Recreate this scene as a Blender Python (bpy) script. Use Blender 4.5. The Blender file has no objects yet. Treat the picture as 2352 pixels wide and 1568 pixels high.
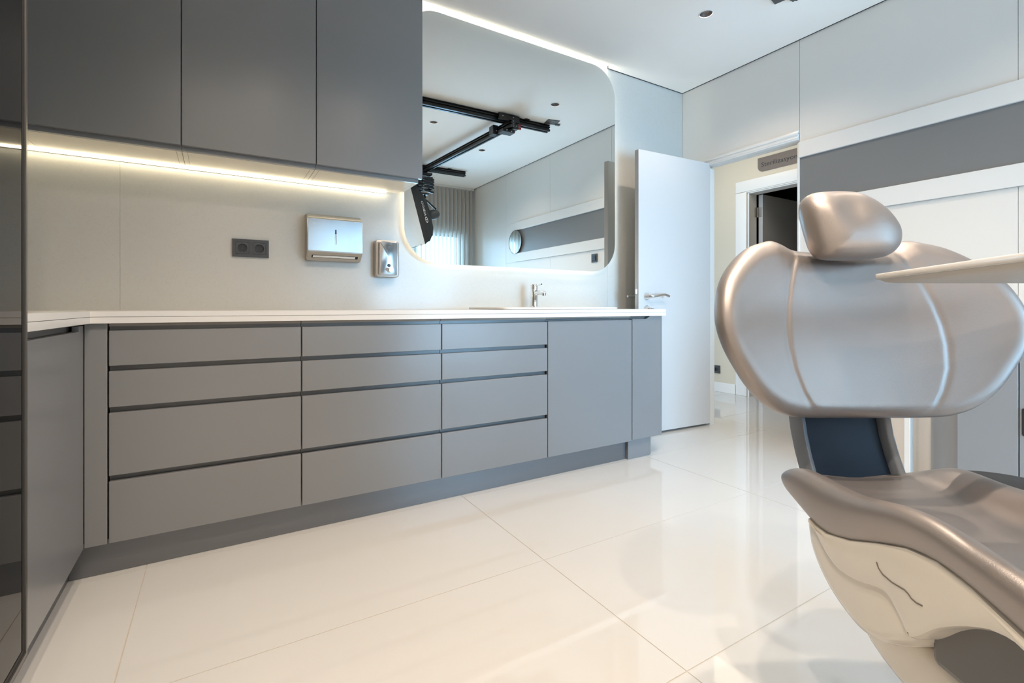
import bpy, bmesh, math, random
import numpy as np
from mathutils import Vector, Matrix
random.seed(4)
scn = bpy.context.scene
COL = scn.collection
PI = math.pi

# ------------------------------------------------------------------ camera
F_PX = 1114.73
ANG = math.atan((3021 - 1176) / F_PX)
S_, C_ = math.sin(ANG), math.cos(ANG)
CAM_H = 0.92
cd = bpy.data.cameras.new('camera')
cd.sensor_width = 36.0
cd.lens = 36.0 * F_PX / 2352.0
cd.shift_y = -79.9 / 2352.0
cd.clip_start = 0.02
cam = bpy.data.objects.new('camera', cd)
COL.objects.link(cam)
cam.location = (0, 0, CAM_H)
cam.rotation_euler = (PI / 2, 0, math.atan2(S_, C_) - PI / 2)
scn.camera = cam

# ------------------------------------------------------------------ colour management, world, daylight
scn.view_settings.view_transform = 'Standard'
scn.view_settings.look = 'None'
scn.view_settings.gamma = 1.0
scn.view_settings.use_curve_mapping = False
scn.view_settings.exposure = 0.85
scn.cycles.max_bounces = 10
scn.cycles.diffuse_bounces = 6
scn.cycles.glossy_bounces = 6
scn.cycles.transmission_bounces = 6
scn.cycles.transparent_max_bounces = 8
scn.cycles.use_denoising = True
scn.cycles.sample_clamp_indirect = 6.0
scn.cycles.caustics_reflective = False
scn.cycles.caustics_refractive = False
DAY = (0.36, 0.65, 1.0)
WARM = (1.0, 0.83, 0.665)
w = bpy.data.worlds.new('sky')
scn.world = w
w.use_nodes = True
w.node_tree.nodes['Background'].inputs[0].default_value = (0.62, 0.80, 1.0, 1)
w.node_tree.nodes['Background'].inputs[1].default_value = 2.0


def lamp(name, kind, loc, energy, color, rot=(0, 0, 0), **kw):
    l = bpy.data.lights.new(name, kind)
    l.energy = energy
    l.color = color
    for k, v in kw.items():
        setattr(l, k, v)
    o = bpy.data.objects.new(name, l)
    COL.objects.link(o)
    o.location = loc
    o.rotation_euler = rot
    return o


# daylight falling through the window behind the camera
lamp('daylight', 'AREA', (2.0, -1.60, 1.10), 100, DAY, (PI / 2, 0, 0), spread=math.radians(110), shape='RECTANGLE', size=2.2, size_y=1.9)
# the corridor beyond the door has its own ceiling light
lamp('corridor_light', 'AREA', (4.05, 2.6, 2.60), 3.4, (1.0, 0.86, 0.66), (0, 0, 0), shape='RECTANGLE', size=0.5, size_y=1.4)

# ------------------------------------------------------------------ room dimensions
ZC = 2.673           # ceiling
YA = 2.70            # back wall
XB = 3.272           # right wall
XL = -1.00           # left wall
YW = -1.284          # window wall
XC = 4.646           # corridor far wall
YF = 2.11            # base cabinet fronts
XG = -0.383          # fronts of the left leg


# ------------------------------------------------------------------ materials
def mat(name, col, rough=0.5, metal=0.0, spec=0.5, var=0.0, vscale=4.0, bump=0.0, bscale=60.0, emit=None, estr=0.0,
        coat=0.0, trans=0.0, alpha=1.0, stretch=None, rvar=0.0):
    m = bpy.data.materials.new(name)
    m.use_nodes = True
    nt = m.node_tree
    b = nt.nodes['Principled BSDF']
    b.inputs['Base Color'].default_value = (*col, 1)
    b.inputs['Roughness'].default_value = rough
    b.inputs['Metallic'].default_value = metal
    b.inputs['Specular IOR Level'].default_value = spec
    b.inputs['Coat Weight'].default_value = coat
    b.inputs['Coat Roughness'].default_value = max(0.08, rough * 0.75)
    b.inputs['Transmission Weight'].default_value = trans
    b.inputs['Alpha'].default_value = alpha
    tc = nt.nodes.new('ShaderNodeTexCoord')
    src = tc.outputs['Object']
    if stretch:
        mp = nt.nodes.new('ShaderNodeMapping')
        mp.inputs['Scale'].default_value = stretch
        nt.links.new(src, mp.inputs['Vector'])
        src = mp.outputs['Vector']
    if var > 0 or rvar > 0:
        n = nt.nodes.new('ShaderNodeTexNoise')
        n.inputs['Scale'].default_value = vscale
        n.inputs['Detail'].default_value = 5
        nt.links.new(src, n.inputs['Vector'])
        if var > 0:
            r = nt.nodes.new('ShaderNodeMixRGB')
            r.inputs[1].default_value = (*[max(0, c * (1 - var)) for c in col], 1)
            r.inputs[2].default_value = (*[min(1, c * (1 + var)) for c in col], 1)
            nt.links.new(n.outputs['Fac'], r.inputs[0])
            nt.links.new(r.outputs[0], b.inputs['Base Color'])
        if rvar > 0:
            mr = nt.nodes.new('ShaderNodeMapRange')
            mr.inputs['To Min'].default_value = max(0, rough - rvar)
            mr.inputs['To Max'].default_value = rough + rvar
            nt.links.new(n.outputs['Fac'], mr.inputs['Value'])
            nt.links.new(mr.outputs['Result'], b.inputs['Roughness'])
    if bump > 0:
        n2 = nt.nodes.new('ShaderNodeTexNoise')
        n2.inputs['Scale'].default_value = bscale
        n2.inputs['Detail'].default_value = 3
        nt.links.new(src, n2.inputs['Vector'])
        bp = nt.nodes.new('ShaderNodeBump')
        bp.inputs['Strength'].default_value = bump
        bp.inputs['Distance'].default_value = 0.002
        nt.links.new(n2.outputs['Fac'], bp.inputs['Height'])
        nt.links.new(bp.outputs['Normal'], b.inputs['Normal'])
    if emit:
        b.inputs['Emission Color'].default_value = (*emit, 1)
        b.inputs['Emission Strength'].default_value = estr
    return m


M = {}
M['wall_white'] = mat('white_lacquer_panel', (0.76, 0.735, 0.695), 0.32, var=0.02, vscale=2)
M['ceiling'] = mat('white_ceiling_paint', (0.92, 0.885, 0.84), 0.75, var=0.015, vscale=3)
M['dark_gap'] = mat('gap_shade_black', (0.02, 0.02, 0.02), 0.8, var=0.1)  # near-black standing in for shade in the ceiling gap
M['stone'] = mat('veined_white_stone', (0.58, 0.568, 0.53), 0.20, var=0.03, vscale=3, rvar=0.03)
M['cab'] = mat('grey_satin_lacquer', (0.184, 0.186, 0.190), 0.34, spec=0.7, coat=0.45, var=0.02, vscale=3, bump=0.02, bscale=400)
M['plinth'] = mat('brushed_grey_plinth', (0.20, 0.205, 0.215), 0.36, metal=0.7, var=0.05, vscale=6, stretch=(1, 30, 30))
M['cab_dark'] = mat('grey_handle_profile', (0.13, 0.13, 0.13), 0.30, spec=0.6, var=0.03, metal=0.3)
M['cab_in'] = mat('grey_carcass_board', (0.17, 0.165, 0.155), 0.5, var=0.04)
M['cab_under'] = mat('cream_carcass_underside', (0.74, 0.68, 0.57), 0.45, var=0.02)
M['rail_wood'] = mat('taupe_edge_rail', (0.30, 0.26, 0.22), 0.5, var=0.08, vscale=20, stretch=(1, 10, 10))
M['counter'] = mat('white_solid_surface', (0.68, 0.668, 0.65), 0.28, var=0.015, vscale=6)
M['tile'] = mat('cream_polished_tile', (0.61, 0.60, 0.58), 0.035, spec=0.55, var=0.035, vscale=2.2, rvar=0.012)
M['grout'] = mat('beige_grout', (0.52, 0.47, 0.40), 0.8, var=0.1, vscale=30)
M['white_paint'] = mat('white_satin_paint', (0.76, 0.75, 0.725), 0.3, var=0.01)
M['door'] = mat('white_door_foil', (0.58, 0.57, 0.56), 0.33, var=0.01, bump=0.02, bscale=200)
M['cream_wall'] = mat('cream_wall_paint', (0.62, 0.555, 0.445), 0.75, var=0.03, vscale=2)
M['grey_glass'] = mat('grey_back_painted_glass', (0.20, 0.20, 0.20), 0.30, spec=0.6, var=0.02)
M['dark_room'] = mat('unlit_room_walls', (0.05, 0.042, 0.032), 0.7, var=0.1)  # lack of light in the room put into the wall colour
M['dim_door'] = mat('dim_lit_door_foil', (0.50, 0.50, 0.50), 0.4, var=0.02)  # grey holds the dim light on the leaf in the dark room
M['black_glass'] = mat('smoked_black_glass', (0.006, 0.006, 0.006), 0.015, spec=0.25, var=0.02)
M['alu'] = mat('anodised_frame', (0.20, 0.19, 0.18), 0.35, metal=0.8, var=0.04)
M['black'] = mat('black_gasket', (0.012, 0.011, 0.010), 0.6, var=0.1)
M['mirror'] = mat('silvered_mirror', (0.87, 0.90, 0.885), 0.0, metal=1.0)
M['chrome'] = mat('polished_chrome', (0.82, 0.84, 0.86), 0.06, metal=1.0, var=0.01)
M['steel'] = mat('polished_steel', (0.52, 0.53, 0.54), 0.16, metal=1.0, var=0.03, vscale=12, rvar=0.05)
M['steel_edge'] = mat('brushed_steel', (0.50, 0.48, 0.45), 0.30, metal=1.0, var=0.04, stretch=(1, 1, 30))
M['nickel'] = mat('satin_nickel', (0.55, 0.53, 0.50), 0.28, metal=1.0, var=0.02)
M['anthracite'] = mat('anthracite_plastic', (0.055, 0.058, 0.062), 0.38, var=0.04)
M['anthracite_dark'] = mat('black_socket_plastic', (0.022, 0.023, 0.025), 0.35, var=0.05)
M['black_alu'] = mat('black_rail_aluminium', (0.012, 0.012, 0.014), 0.32, spec=0.5, var=0.1)
M['black_fabric'] = mat('black_softbox_fabric', (0.008, 0.009, 0.011), 0.55, var=0.1, bump=0.2, bscale=900)
M['diffuser'] = mat('white_softbox_diffuser', (0.62, 0.62, 0.60), 0.8, var=0.02, vscale=10)
M['print_white'] = mat('white_print', (0.75, 0.75, 0.74), 0.6, var=0.01)
M['print_black'] = mat('black_lettering', (0.012, 0.010, 0.009), 0.5, var=0.02)
M['red'] = mat('red_knob_plastic', (0.40, 0.03, 0.03), 0.35, var=0.05)
M['sign'] = mat('taupe_sign_plate', (0.135, 0.105, 0.085), 0.45, var=0.03)
M['leather'] = mat('pearl_taupe_leather', (0.335, 0.302, 0.287), 0.42, metal=0.70, spec=0.6, var=0.03, vscale=9, bump=0.10, bscale=700)
M['shell'] = mat('cream_gloss_plastic', (0.72, 0.68, 0.61), 0.16, spec=0.6, var=0.01, coat=0.2)
M['shell_gap'] = mat('brown_shadow_gap', (0.16, 0.14, 0.12), 0.6, var=0.05)
M['chair_dark'] = mat('dark_grey_plastic_and_shade', (0.14, 0.14, 0.14), 0.45, var=0.04)  # base plate plastic; also stands in for shade under the seat
M['bracket'] = mat('dark_plastic_daylight_tint', (0.005, 0.011, 0.026), 0.40, spec=0.25, var=0.05)  # blue daylight on dark grey plastic put into the colour
M['bracket_edge'] = mat('grey_moulded_edge', (0.27, 0.30, 0.34), 0.30, metal=0.3, var=0.04)
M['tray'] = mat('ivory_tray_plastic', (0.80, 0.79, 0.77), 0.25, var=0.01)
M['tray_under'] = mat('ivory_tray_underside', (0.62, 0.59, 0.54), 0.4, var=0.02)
M['paper'] = mat('white_paper_towel', (0.82, 0.80, 0.76), 0.9, var=0.03, vscale=40)
M['cup_white'] = mat('white_ceramic', (0.74, 0.73, 0.71), 0.10, var=0.01)
M['black_cush'] = mat('black_vinyl', (0.012, 0.012, 0.013), 0.65, var=0.1)
M['right_cab'] = mat('daylit_grey_lacquer', (0.26, 0.27, 0.28), 0.33, var=0.02)  # lighter copy of the grey lacquer, daylight put into the colour
M['led'] = mat('warm_led_diffuser', (0.9, 0.88, 0.8), 0.4, emit=(1.0, 0.88, 0.62), estr=9.5, var=0.01)
M['led_cool'] = mat('neutral_led_strip', (0.9, 0.9, 0.86), 0.4, emit=(1.0, 0.96, 0.86), estr=12.5, var=0.01)
M['led_cove'] = mat('cove_led_diffuser', (0.9, 0.9, 0.88), 0.4, emit=(1.0, 0.97, 0.90), estr=6, var=0.01)
M['bulb'] = mat('downlight_lens', (0.9, 0.9, 0.9), 0.3, emit=(1.0, 0.93, 0.82), estr=12, var=0.01)
M['can'] = mat('black_reflector', (0.03, 0.03, 0.033), 0.30, metal=0.3, var=0.05)
M['grey_plate'] = mat('grey_bracket_plate', (0.12, 0.125, 0.13), 0.4, metal=0.5, var=0.05)


def m_blind():
    m = bpy.data.materials.new('beige_blind_fabric')
    m.use_nodes = True
    nt = m.node_tree
    b = nt.nodes['Principled BSDF']
    out = nt.nodes['Material Output']
    b.inputs['Roughness'].default_value = 0.85
    tc = nt.nodes.new('ShaderNodeTexCoord')
    n = nt.nodes.new('ShaderNodeTexNoise')
    n.inputs['Scale'].default_value = 120
    nt.links.new(tc.outputs['Object'], n.inputs['Vector'])
    r = nt.nodes.new('ShaderNodeMixRGB')
    r.inputs[1].default_value = (0.64, 0.57, 0.50, 1)
    r.inputs[2].default_value = (0.72, 0.65, 0.58, 1)
    nt.links.new(n.outputs['Fac'], r.inputs[0])
    nt.links.new(r.outputs[0], b.inputs['Base Color'])
    t = nt.nodes.new('ShaderNodeBsdfTranslucent')
    t.inputs[0].default_value = (0.80, 0.80, 0.78, 1)
    mx = nt.nodes.new('ShaderNodeMixShader')
    mx.inputs[0].default_value = 0.33
    nt.links.new(b.outputs[0], mx.inputs[1])
    nt.links.new(t.outputs[0], mx.inputs[2])
    nt.links.new(mx.outputs[0], out.inputs[0])
    return m


def m_pane():
    m = bpy.data.materials.new('clear_window_glass')
    m.use_nodes = True
    nt = m.node_tree
    out = nt.nodes['Material Output']
    g = nt.nodes.new('ShaderNodeBsdfGlossy')
    g.inputs['Roughness'].default_value = 0.02
    t = nt.nodes.new('ShaderNodeBsdfTransparent')
    t.inputs[0].default_value = (0.93, 0.97, 0.96, 1)
    lw = nt.nodes.new('ShaderNodeLayerWeight')
    lw.inputs[0].default_value = 0.25
    mx = nt.nodes.new('ShaderNodeMixShader')
    nt.links.new(lw.outputs['Fresnel'], mx.inputs[0])
    nt.links.new(t.outputs[0], mx.inputs[1])
    nt.links.new(g.outputs[0], mx.inputs[2])
    nt.links.new(mx.outputs[0], out.inputs[0])
    return m


M['blind'] = m_blind()
M['pane'] = m_pane()


# stone: add fine veins
def add_veins(m, strength=0.16, scale=16.0):
    nt = m.node_tree
    b = nt.nodes['Principled BSDF']
    old = b.inputs['Base Color'].links[0].from_socket
    tc = nt.nodes.new('ShaderNodeTexCoord')
    n = nt.nodes.new('ShaderNodeTexNoise')
    n.inputs['Scale'].default_value = scale
    n.inputs['Detail'].default_value = 8
    n.inputs['Distortion'].default_value = 1.6
    nt.links.new(tc.outputs['Object'], n.inputs['Vector'])
    cr = nt.nodes.new('ShaderNodeValToRGB')
    cr.color_ramp.elements[0].position = 0.47
    cr.color_ramp.elements[0].color = (0, 0, 0, 1)
    cr.color_ramp.elements[1].position = 0.53
    cr.color_ramp.elements[1].color = (0, 0, 0, 1)
    e = cr.color_ramp.elements.new(0.5)
    e.color = (strength, strength, strength, 1)
    nt.links.new(n.outputs['Fac'], cr.inputs[0])
    mx = nt.nodes.new('ShaderNodeMixRGB')
    nt.links.new(cr.outputs[0], mx.inputs[0])
    nt.links.new(old, mx.inputs[1])
    mx.inputs[2].default_value = (0.38, 0.33, 0.25, 1)
    nt.links.new(mx.outputs[0], b.inputs['Base Color'])


add_veins(M['stone'], 0.13, 34.0)

# ------------------------------------------------------------------ mesh helpers
ORG = {}


def thing(name, label, cat, loc=(0, 0, 0), group=None, rotz=0.0):
    o = bpy.data.objects.new(name, None)
    o.empty_display_size = 0.1
    COL.objects.link(o)
    o.location = loc
    o.rotation_euler = (0, 0, rotz)
    o['label'] = label
    o['category'] = cat
    if group:
        o['group'] = group
    ORG[o.name] = Vector(loc)
    return o


def struct_root(name, loc=(0, 0, 0), label=None):
    o = bpy.data.objects.new(name, None)
    o.empty_display_size = 0.1
    COL.objects.link(o)
    o.location = loc
    o['kind'] = 'structure'
    if label:
        o['label'] = label
        o['category'] = name.split('_')[0]
    ORG[o.name] = Vector(loc)
    return o


def ob(name, bm, m, parent=None, smooth=0.0, local=False, sub=0, label=None):
    """link bm as ONE mesh object; vertices are in world space unless local"""
    bmesh.ops.recalc_face_normals(bm, faces=bm.faces[:])
    me = bpy.data.meshes.new(name)
    if parent is not None and not local:
        d = ORG[parent.name]
        for v in bm.verts:
            v.co -= d
    bm.to_mesh(me)
    bm.free()
    me.materials.append(M[m] if isinstance(m, str) else m)
    if smooth:
        me.polygons.foreach_set('use_smooth', [True] * len(me.polygons))
        me.set_sharp_from_angle(angle=math.radians(smooth))
    o = bpy.data.objects.new(name, me)
    COL.objects.link(o)
    if parent is not None:
        o.parent = parent
        ORG[o.name] = ORG[parent.name]
    else:
        ORG[o.name] = Vector((0, 0, 0))
    if sub:
        md = o.modifiers.new('smooth', 'SUBSURF')
        md.levels = sub
        md.render_levels = sub
    if label:
        o['label'] = label
    return o


def tag(o, label, cat, group=None):
    o['label'] = label
    o['category'] = cat
    if group:
        o['group'] = group
    return o


def struct(o):
    o['kind'] = 'structure'
    return o


def B():
    return bmesh.new()


def box(bm, x0, x1, y0, y1, z0, z1, bev=0.0, seg=2):
    vs = [bm.verts.new((x, y, z)) for x in (x0, x1) for y in (y0, y1) for z in (z0, z1)]
    q = [(0, 1, 3, 2), (4, 6, 7, 5), (0, 4, 5, 1), (2, 3, 7, 6), (0, 2, 6, 4), (1, 5, 7, 3)]
    fs = [bm.faces.new([vs[i] for i in f]) for f in q]
    if bev > 0:
        es = list({e for f in fs for e in f.edges})
        bmesh.ops.bevel(bm, geom=es, offset=bev, segments=seg, affect='EDGES', profile=0.5)
    return bm


def bx(x0, x1, y0, y1, z0, z1, bev=0.0, seg=2):
    return box(B(), x0, x1, y0, y1, z0, z1, bev, seg)


def rrect(x0, x1, y0, y1, r, n=6, corners=(1, 1, 1, 1)):
    """rounded rectangle, ccw from lower left; corners = ll, lr, ur, ul"""
    pts = []
    for (cx, cy, a0, on, px, py) in ((x0 + r, y0 + r, PI, corners[0], x0, y0), (x1 - r, y0 + r, 1.5 * PI, corners[1], x1, y0),
                                     (x1 - r, y1 - r, 0, corners[2], x1, y1), (x0 + r, y1 - r, PI / 2, corners[3], x0, y1)):
        if on:
            for i in range(n + 1):
                a = a0 + PI / 2 * i / n
                pts.append((cx + r * math.cos(a), cy + r * math.sin(a)))
        else:
            pts.append((px, py))
    return pts


def circle(cx, cy, r, n=24):
    return [(cx + r * math.cos(2 * PI * i / n), cy + r * math.sin(2 * PI * i / n)) for i in range(n)]


def poly(bm, outer, h0, h1, plane='xy', holes=(), bev=0.0):
    """extrude a 2D polygon (with holes) between h0 and h1 along the plane's normal"""
    f = {'xy': lambda a, b, h: (a, b, h), 'xz': lambda a, b, h: (a, h, b), 'yz': lambda a, b, h: (h, a, b)}[plane]
    t = bmesh.new()
    loops = []
    es = []
    for lp in [outer] + list(holes):
        vs = [t.verts.new(f(a, b, h0)) for a, b in lp]
        loops.append(vs)
        for i in range(len(vs)):
            es.append(t.edges.new((vs[i], vs[(i + 1) % len(vs)])))
    if holes:
        bmesh.ops.triangle_fill(t, use_beauty=True, use_dissolve=False, edges=es)
    else:
        t.faces.new(loops[0])
    d = Vector(f(0, 0, h1)) - Vector(f(0, 0, h0))
    r = bmesh.ops.extrude_face_region(t, geom=t.faces[:])
    bmesh.ops.translate(t, vec=d, verts=[v for v in r['geom'] if isinstance(v, bmesh.types.BMVert)])
    bmesh.ops.recalc_face_normals(t, faces=t.faces[:])
    if bev > 0:
        eds = [e for e in t.edges if len(e.link_faces) == 2 and e.calc_face_angle(0) > 0.7]
        bmesh.ops.bevel(t, geom=eds, offset=bev, segments=2, affect='EDGES', profile=0.5)
    me = bpy.data.meshes.new('tmp')
    t.to_mesh(me)
    t.free()
    bm.from_mesh(me)
    bpy.data.meshes.remove(me)
    return bm


def tube(bm, pts, r, n=12, caps=True):
    pts = [Vector(p) for p in pts]
    rs = r if isinstance(r, (list, tuple)) else [r] * len(pts)
    rings = []
    up = None
    for i, p in enumerate(pts):
        d = (pts[min(i + 1, len(pts) - 1)] - pts[max(i - 1, 0)]).normalized()
        if up is None:
            up = Vector((0, 0, 1)) if abs(d.z) < 0.9 else Vector((1, 0, 0))
        s = d.cross(up).normalized()
        up = s.cross(d).normalized()
        rings.append([bm.verts.new(p + (s * math.cos(2 * PI * k / n) + up * math.sin(2 * PI * k / n)) * rs[i]) for k in range(n)])
    for a, b in zip(rings[:-1], rings[1:]):
        for k in range(n):
            bm.faces.new((a[k], a[(k + 1) % n], b[(k + 1) % n], b[k]))
    if caps:
        bm.faces.new(rings[0][::-1])
        bm.faces.new(rings[-1])
    return bm


def lathe(bm, prof, n=24, mtx=None):
    """profile (radius, height) turned about local z, placed with mtx"""
    rings = []
    for r, z in prof:
        if r < 1e-6:
            rings.append([bm.verts.new((0, 0, z))])
        else:
            rings.append([bm.verts.new((r * math.cos(2 * PI * k / n), r * math.sin(2 * PI * k / n), z)) for k in range(n)])
    for a, b in zip(rings[:-1], rings[1:]):
        for k in range(n):
            k2 = (k + 1) % n
            if len(a) == 1 and len(b) == 1:
                continue
            if len(a) == 1:
                bm.faces.new((a[0], b[k], b[k2]))
            elif len(b) == 1:
                bm.faces.new((a[k], b[0], a[k2]))
            else:
                bm.faces.new((a[k], b[k], b[k2], a[k2]))
    if mtx is not None:
        bmesh.ops.transform(bm, matrix=mtx, verts=[v for rg in rings for v in rg])
    return bm


def axis_mtx(origin, direction):
    d = Vector(direction).normalized()
    return Matrix.Translation(Vector(origin)) @ d.to_track_quat('Z', 'Y').to_matrix().to_4x4()


def grid_faces(bm, rows, closed=False):
    for a, b in zip(rows[:-1], rows[1:]):
        n = len(a)
        for k in range(n if closed else n - 1):
            bm.faces.new((a[k], a[(k + 1) % n], b[(k + 1) % n], b[k]))


def text_bm(txt, size, depth=0.0005):
    cu = bpy.data.curves.new('lettering', 'FONT')
    cu.body = txt
    cu.size = size
    cu.extrude = depth
    cu.align_x = 'LEFT'
    cu.resolution_u = 3
    o = bpy.data.objects.new('lettering', cu)
    COL.objects.link(o)
    dg = bpy.context.evaluated_depsgraph_get()
    me = bpy.data.meshes.new_from_object(o.evaluated_get(dg))
    bpy.data.objects.remove(o)
    bpy.data.curves.remove(cu)
    bm = B()
    bm.from_mesh(me)
    bpy.data.meshes.remove(me)
    xs = [v.co.x for v in bm.verts]
    return bm, min(xs), max(xs)


def put_text(txt, size, origin, xdir, ydir, width=None, depth=0.0005):
    """flat lettering: xdir is the reading direction, ydir is up on the sign"""
    bm, a, b = text_bm(txt, size, depth)
    x = Vector(xdir).normalized()
    y = Vector(ydir).normalized()
    z = x.cross(y)
    sx = (width / (b - a)) if width else 1.0
    mt = Matrix((( x.x, y.x, z.x, origin[0]), (x.y, y.y, z.y, origin[1]), (x.z, y.z, z.z, origin[2]), (0, 0, 0, 1)))
    bmesh.ops.translate(bm, vec=(-a, 0, 0), verts=bm.verts)
    bmesh.ops.scale(bm, vec=(sx, 1, 1), verts=bm.verts)
    bmesh.ops.transform(bm, matrix=mt, verts=bm.verts)
    return bm


def copy_tree(o, loc, label=None, group=None):
    c = o.copy()
    COL.objects.link(c)
    c.location = loc
    if label:
        c['label'] = label
    if group:
        c['group'] = group
    ORG[c.name] = Vector(loc)
    for ch in list(o.children):
        d = ch.copy()
        COL.objects.link(d)
        d.parent = c
        ORG[d.name] = Vector(loc)
        for g in list(ch.children):
            e = g.copy()
            COL.objects.link(e)
            e.parent = d
    return c


# ================================================================== SETTING
# ---- floor: cream tiles laid on a grout bed
fl = struct(ob('floor', bx(XL - 0.1, 6.3, YW - 0.1, 4.0, -0.05, -0.0012), 'grout'))
GX = [-2.69, -1.455, -0.219, 1.011, 2.250, 3.530]
GY = [-1.73, -1.08, -0.45, 0.19, 0.82, 1.449, 2.122, 2.76]
J = 0.0016


def lay(xs, ys, xmin, xmax, ymin, ymax):
    for i in range(len(xs) - 1):
        for j in range(len(ys) - 1):
            x0, x1 = max(xs[i] + J, xmin), min(xs[i + 1] - J, xmax)
            y0, y1 = max(ys[j] + J, ymin), min(ys[j + 1] - J, ymax)
            if x1 - x0 < 0.02 or y1 - y0 < 0.02:
                continue
            ob('tile', bx(x0, x1, y0, y1, -0.02, 0.0), 'tile', fl)


lay(GX, GY, XL, 3.530, YW, YA)
lay([3.530 + 0.002, 4.770, 6.0], [0.64, 1.28, 1.915, 2.555, 3.195, 3.835], 3.53, 6.2, 0.64, 3.9)

# ---- ceiling with recessed-light holes, wall gaps shaded by dark strips, and a dark slab above
DL = [(2.498, 1.887), (1.750, 0.962), (2.525, 0.469), (0.30, 0.469), (0.25, -0.55), (1.75, -0.42), (-0.10, 0.20), (1.00, 0.469)]  # includes unseen lamps added for light outside the view
holes = [circle(x, y, 0.037, 24) for x, y in DL]
struct(ob('ceiling', poly(B(), [(XL, YW), (XB - 0.011, YW), (XB - 0.011, YA - 0.011), (2.453, YA - 0.011), (2.453, 2.645), (0.925, 2.645), (0.925, YA - 0.011), (XL, YA - 0.011)], ZC, ZC + 0.02, 'xy', holes), 'ceiling'))
struct(ob('ceiling_void', bx(XL - 0.1, XB + 0.2, YW - 0.1, YA + 0.1, ZC + 0.16, ZC + 0.22), 'dark_gap'))  # roof slab, coloured dark so the gap below reads as shade

struct(ob('gap_shade_1', bx(XB - 0.0108, XB - 0.0002, YW, YA - 0.012, ZC + 0.0005, ZC + 0.02), 'dark_gap'))  # dark strip put in the right wall gap as its shade
struct(ob('gap_shade_2', bx(2.4535, XB - 0.0002, YA - 0.0108, YA - 0.0002, ZC + 0.0005, ZC + 0.02), 'dark_gap'))  # same painted shade in the gap at the back wall
struct(ob('trim_3', bx(0.925, 2.453, 2.630, 2.644, ZC + 0.021, ZC + 0.10), 'white_paint'))
# ---- back wall: structural wall and stone panels
wb = struct(ob('wall_back', bx(XL - 0.1, XB + 0.02, YA + 0.012, YA + 0.11, 0, ZC + 0.16), 'white_paint'))
for x0, x1 in ((XL, -0.369), (-0.369, 2.453), (2.453, XB)):
    ob('panel', bx(x0 + 0.0003, x1 - 0.0003, YA, YA + 0.012, 0.86, ZC + 0.10, 0.0004, 1), 'stone', wb)
ob('panel', bx(XL, XB, YA + 0.004, YA + 0.012, 0, 0.859), 'white_paint', wb)

struct(ob('wall_left', bx(XL - 0.1, XL, YW - 0.1, YA + 0.11, 0, ZC + 0.16), 'white_paint'))

# ---- window wall (behind the camera, seen in the mirror)
WX0, WX1, WZ0, WZ1 = 0.90, 3.09, 0.12, 2.0
struct(ob('wall_front', poly(B(), [(XL - 0.1, 0), (XB + 0.2, 0), (XB + 0.2, ZC + 0.16), (XL - 0.1, ZC + 0.16)], YW - 0.14, YW, 'xz',
                             [[(WX0, WZ0), (WX1, WZ0), (WX1, WZ1), (WX0, WZ1)]]), 'white_paint'))
wn = struct_root('window_1', (2.0, YW, WZ0))
b = poly(B(), [(WX0, WZ0), (WX1, WZ0), (WX1, WZ1), (WX0, WZ1)], YW - 0.10, YW - 0.05, 'xz',
         [[(a + 0.05, WZ0 + 0.05), (c - 0.05, WZ0 + 0.05), (c - 0.05, WZ1 - 0.05), (a + 0.05, WZ1 - 0.05)]
          for a, c in ((WX0, 1.63), (1.63, 2.36), (2.36, WX1))])
ob('window_frame', b, 'white_paint', wn)
for a, c in ((WX0, 1.63), (1.63, 2.36), (2.36, WX1)):
    ob('pane', bx(a + 0.048, c - 0.048, YW - 0.082, YW - 0.076, WZ0 + 0.048, WZ1 - 0.048), 'pane', wn)

# ---- right wall with doorway
DY0, DY1, DZ = 1.756, 2.436, 2.02
wr = struct(ob('wall_right', poly(B(), [(YW - 0.1, 0), (DY0 - 0.004, 0), (DY0 - 0.004, DZ), (DY1 + 0.02, DZ), (DY1 + 0.02, 0), (YA + 0.1, 0), (YA + 0.1, ZC + 0.16),
                                        (YW - 0.1, ZC + 0.16)], XB + 0.014, XB + 0.055, 'yz'), 'white_paint'))
YJ = [YW, -0.272, 0.735, DY0]
ZB1, ZB2 = 2.000, 1.494      # top of the upper band, bottom of the lower band
for i in range(3):
    y0, y1 = YJ[i] + 0.001, YJ[i + 1] - 0.001
    if i == 0:
        ob('panel', bx(XB, XB + 0.014, y0, y1, 0.0, ZC + 0.03, 0.0008, 1), 'wall_white', wr)
    else:
        if i == 1:
            ob('panel', bx(XB, XB + 0.014, y0, -0.006, ZB2, ZB1, 0.0008, 1), 'wall_white', wr)
        ob('panel', bx(XB, XB + 0.014, y0, y1, ZB1 + 0.001, ZC + 0.03, 0.0008, 1), 'wall_white', wr)
        ob('panel', bx(XB, XB + 0.014, y0, y1, 0.004, ZB2 - 0.001, 0.0008, 1), 'wall_white', wr)
ob('panel', bx(XB, XB + 0.014, DY0 + 0.001, YA - 0.001, DZ + 0.03, ZC + 0.03, 0.0008, 1), 'wall_white', wr)
ob('panel', bx(XB, XB + 0.014, DY1 + 0.10, YA - 0.001, 0.0, DZ + 0.028, 0.0008, 1), 'wall_white', wr)
ob('panel_band', bx(XB - 0.016, XB + 0.014, -0.005, DY0 - 0.001, 1.897, ZB1, 0.002, 1), 'white_paint', wr)
ob('panel_band', bx(XB - 0.016, XB + 0.014, -0.005, DY0 - 0.001, ZB2, 1.602, 0.002, 1), 'white_paint', wr)
ob('glass_stripe', bx(XB - 0.002, XB + 0.014, -0.005, DY0 - 0.001, 1.6025, 1.8965), 'grey_glass', wr)

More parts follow.
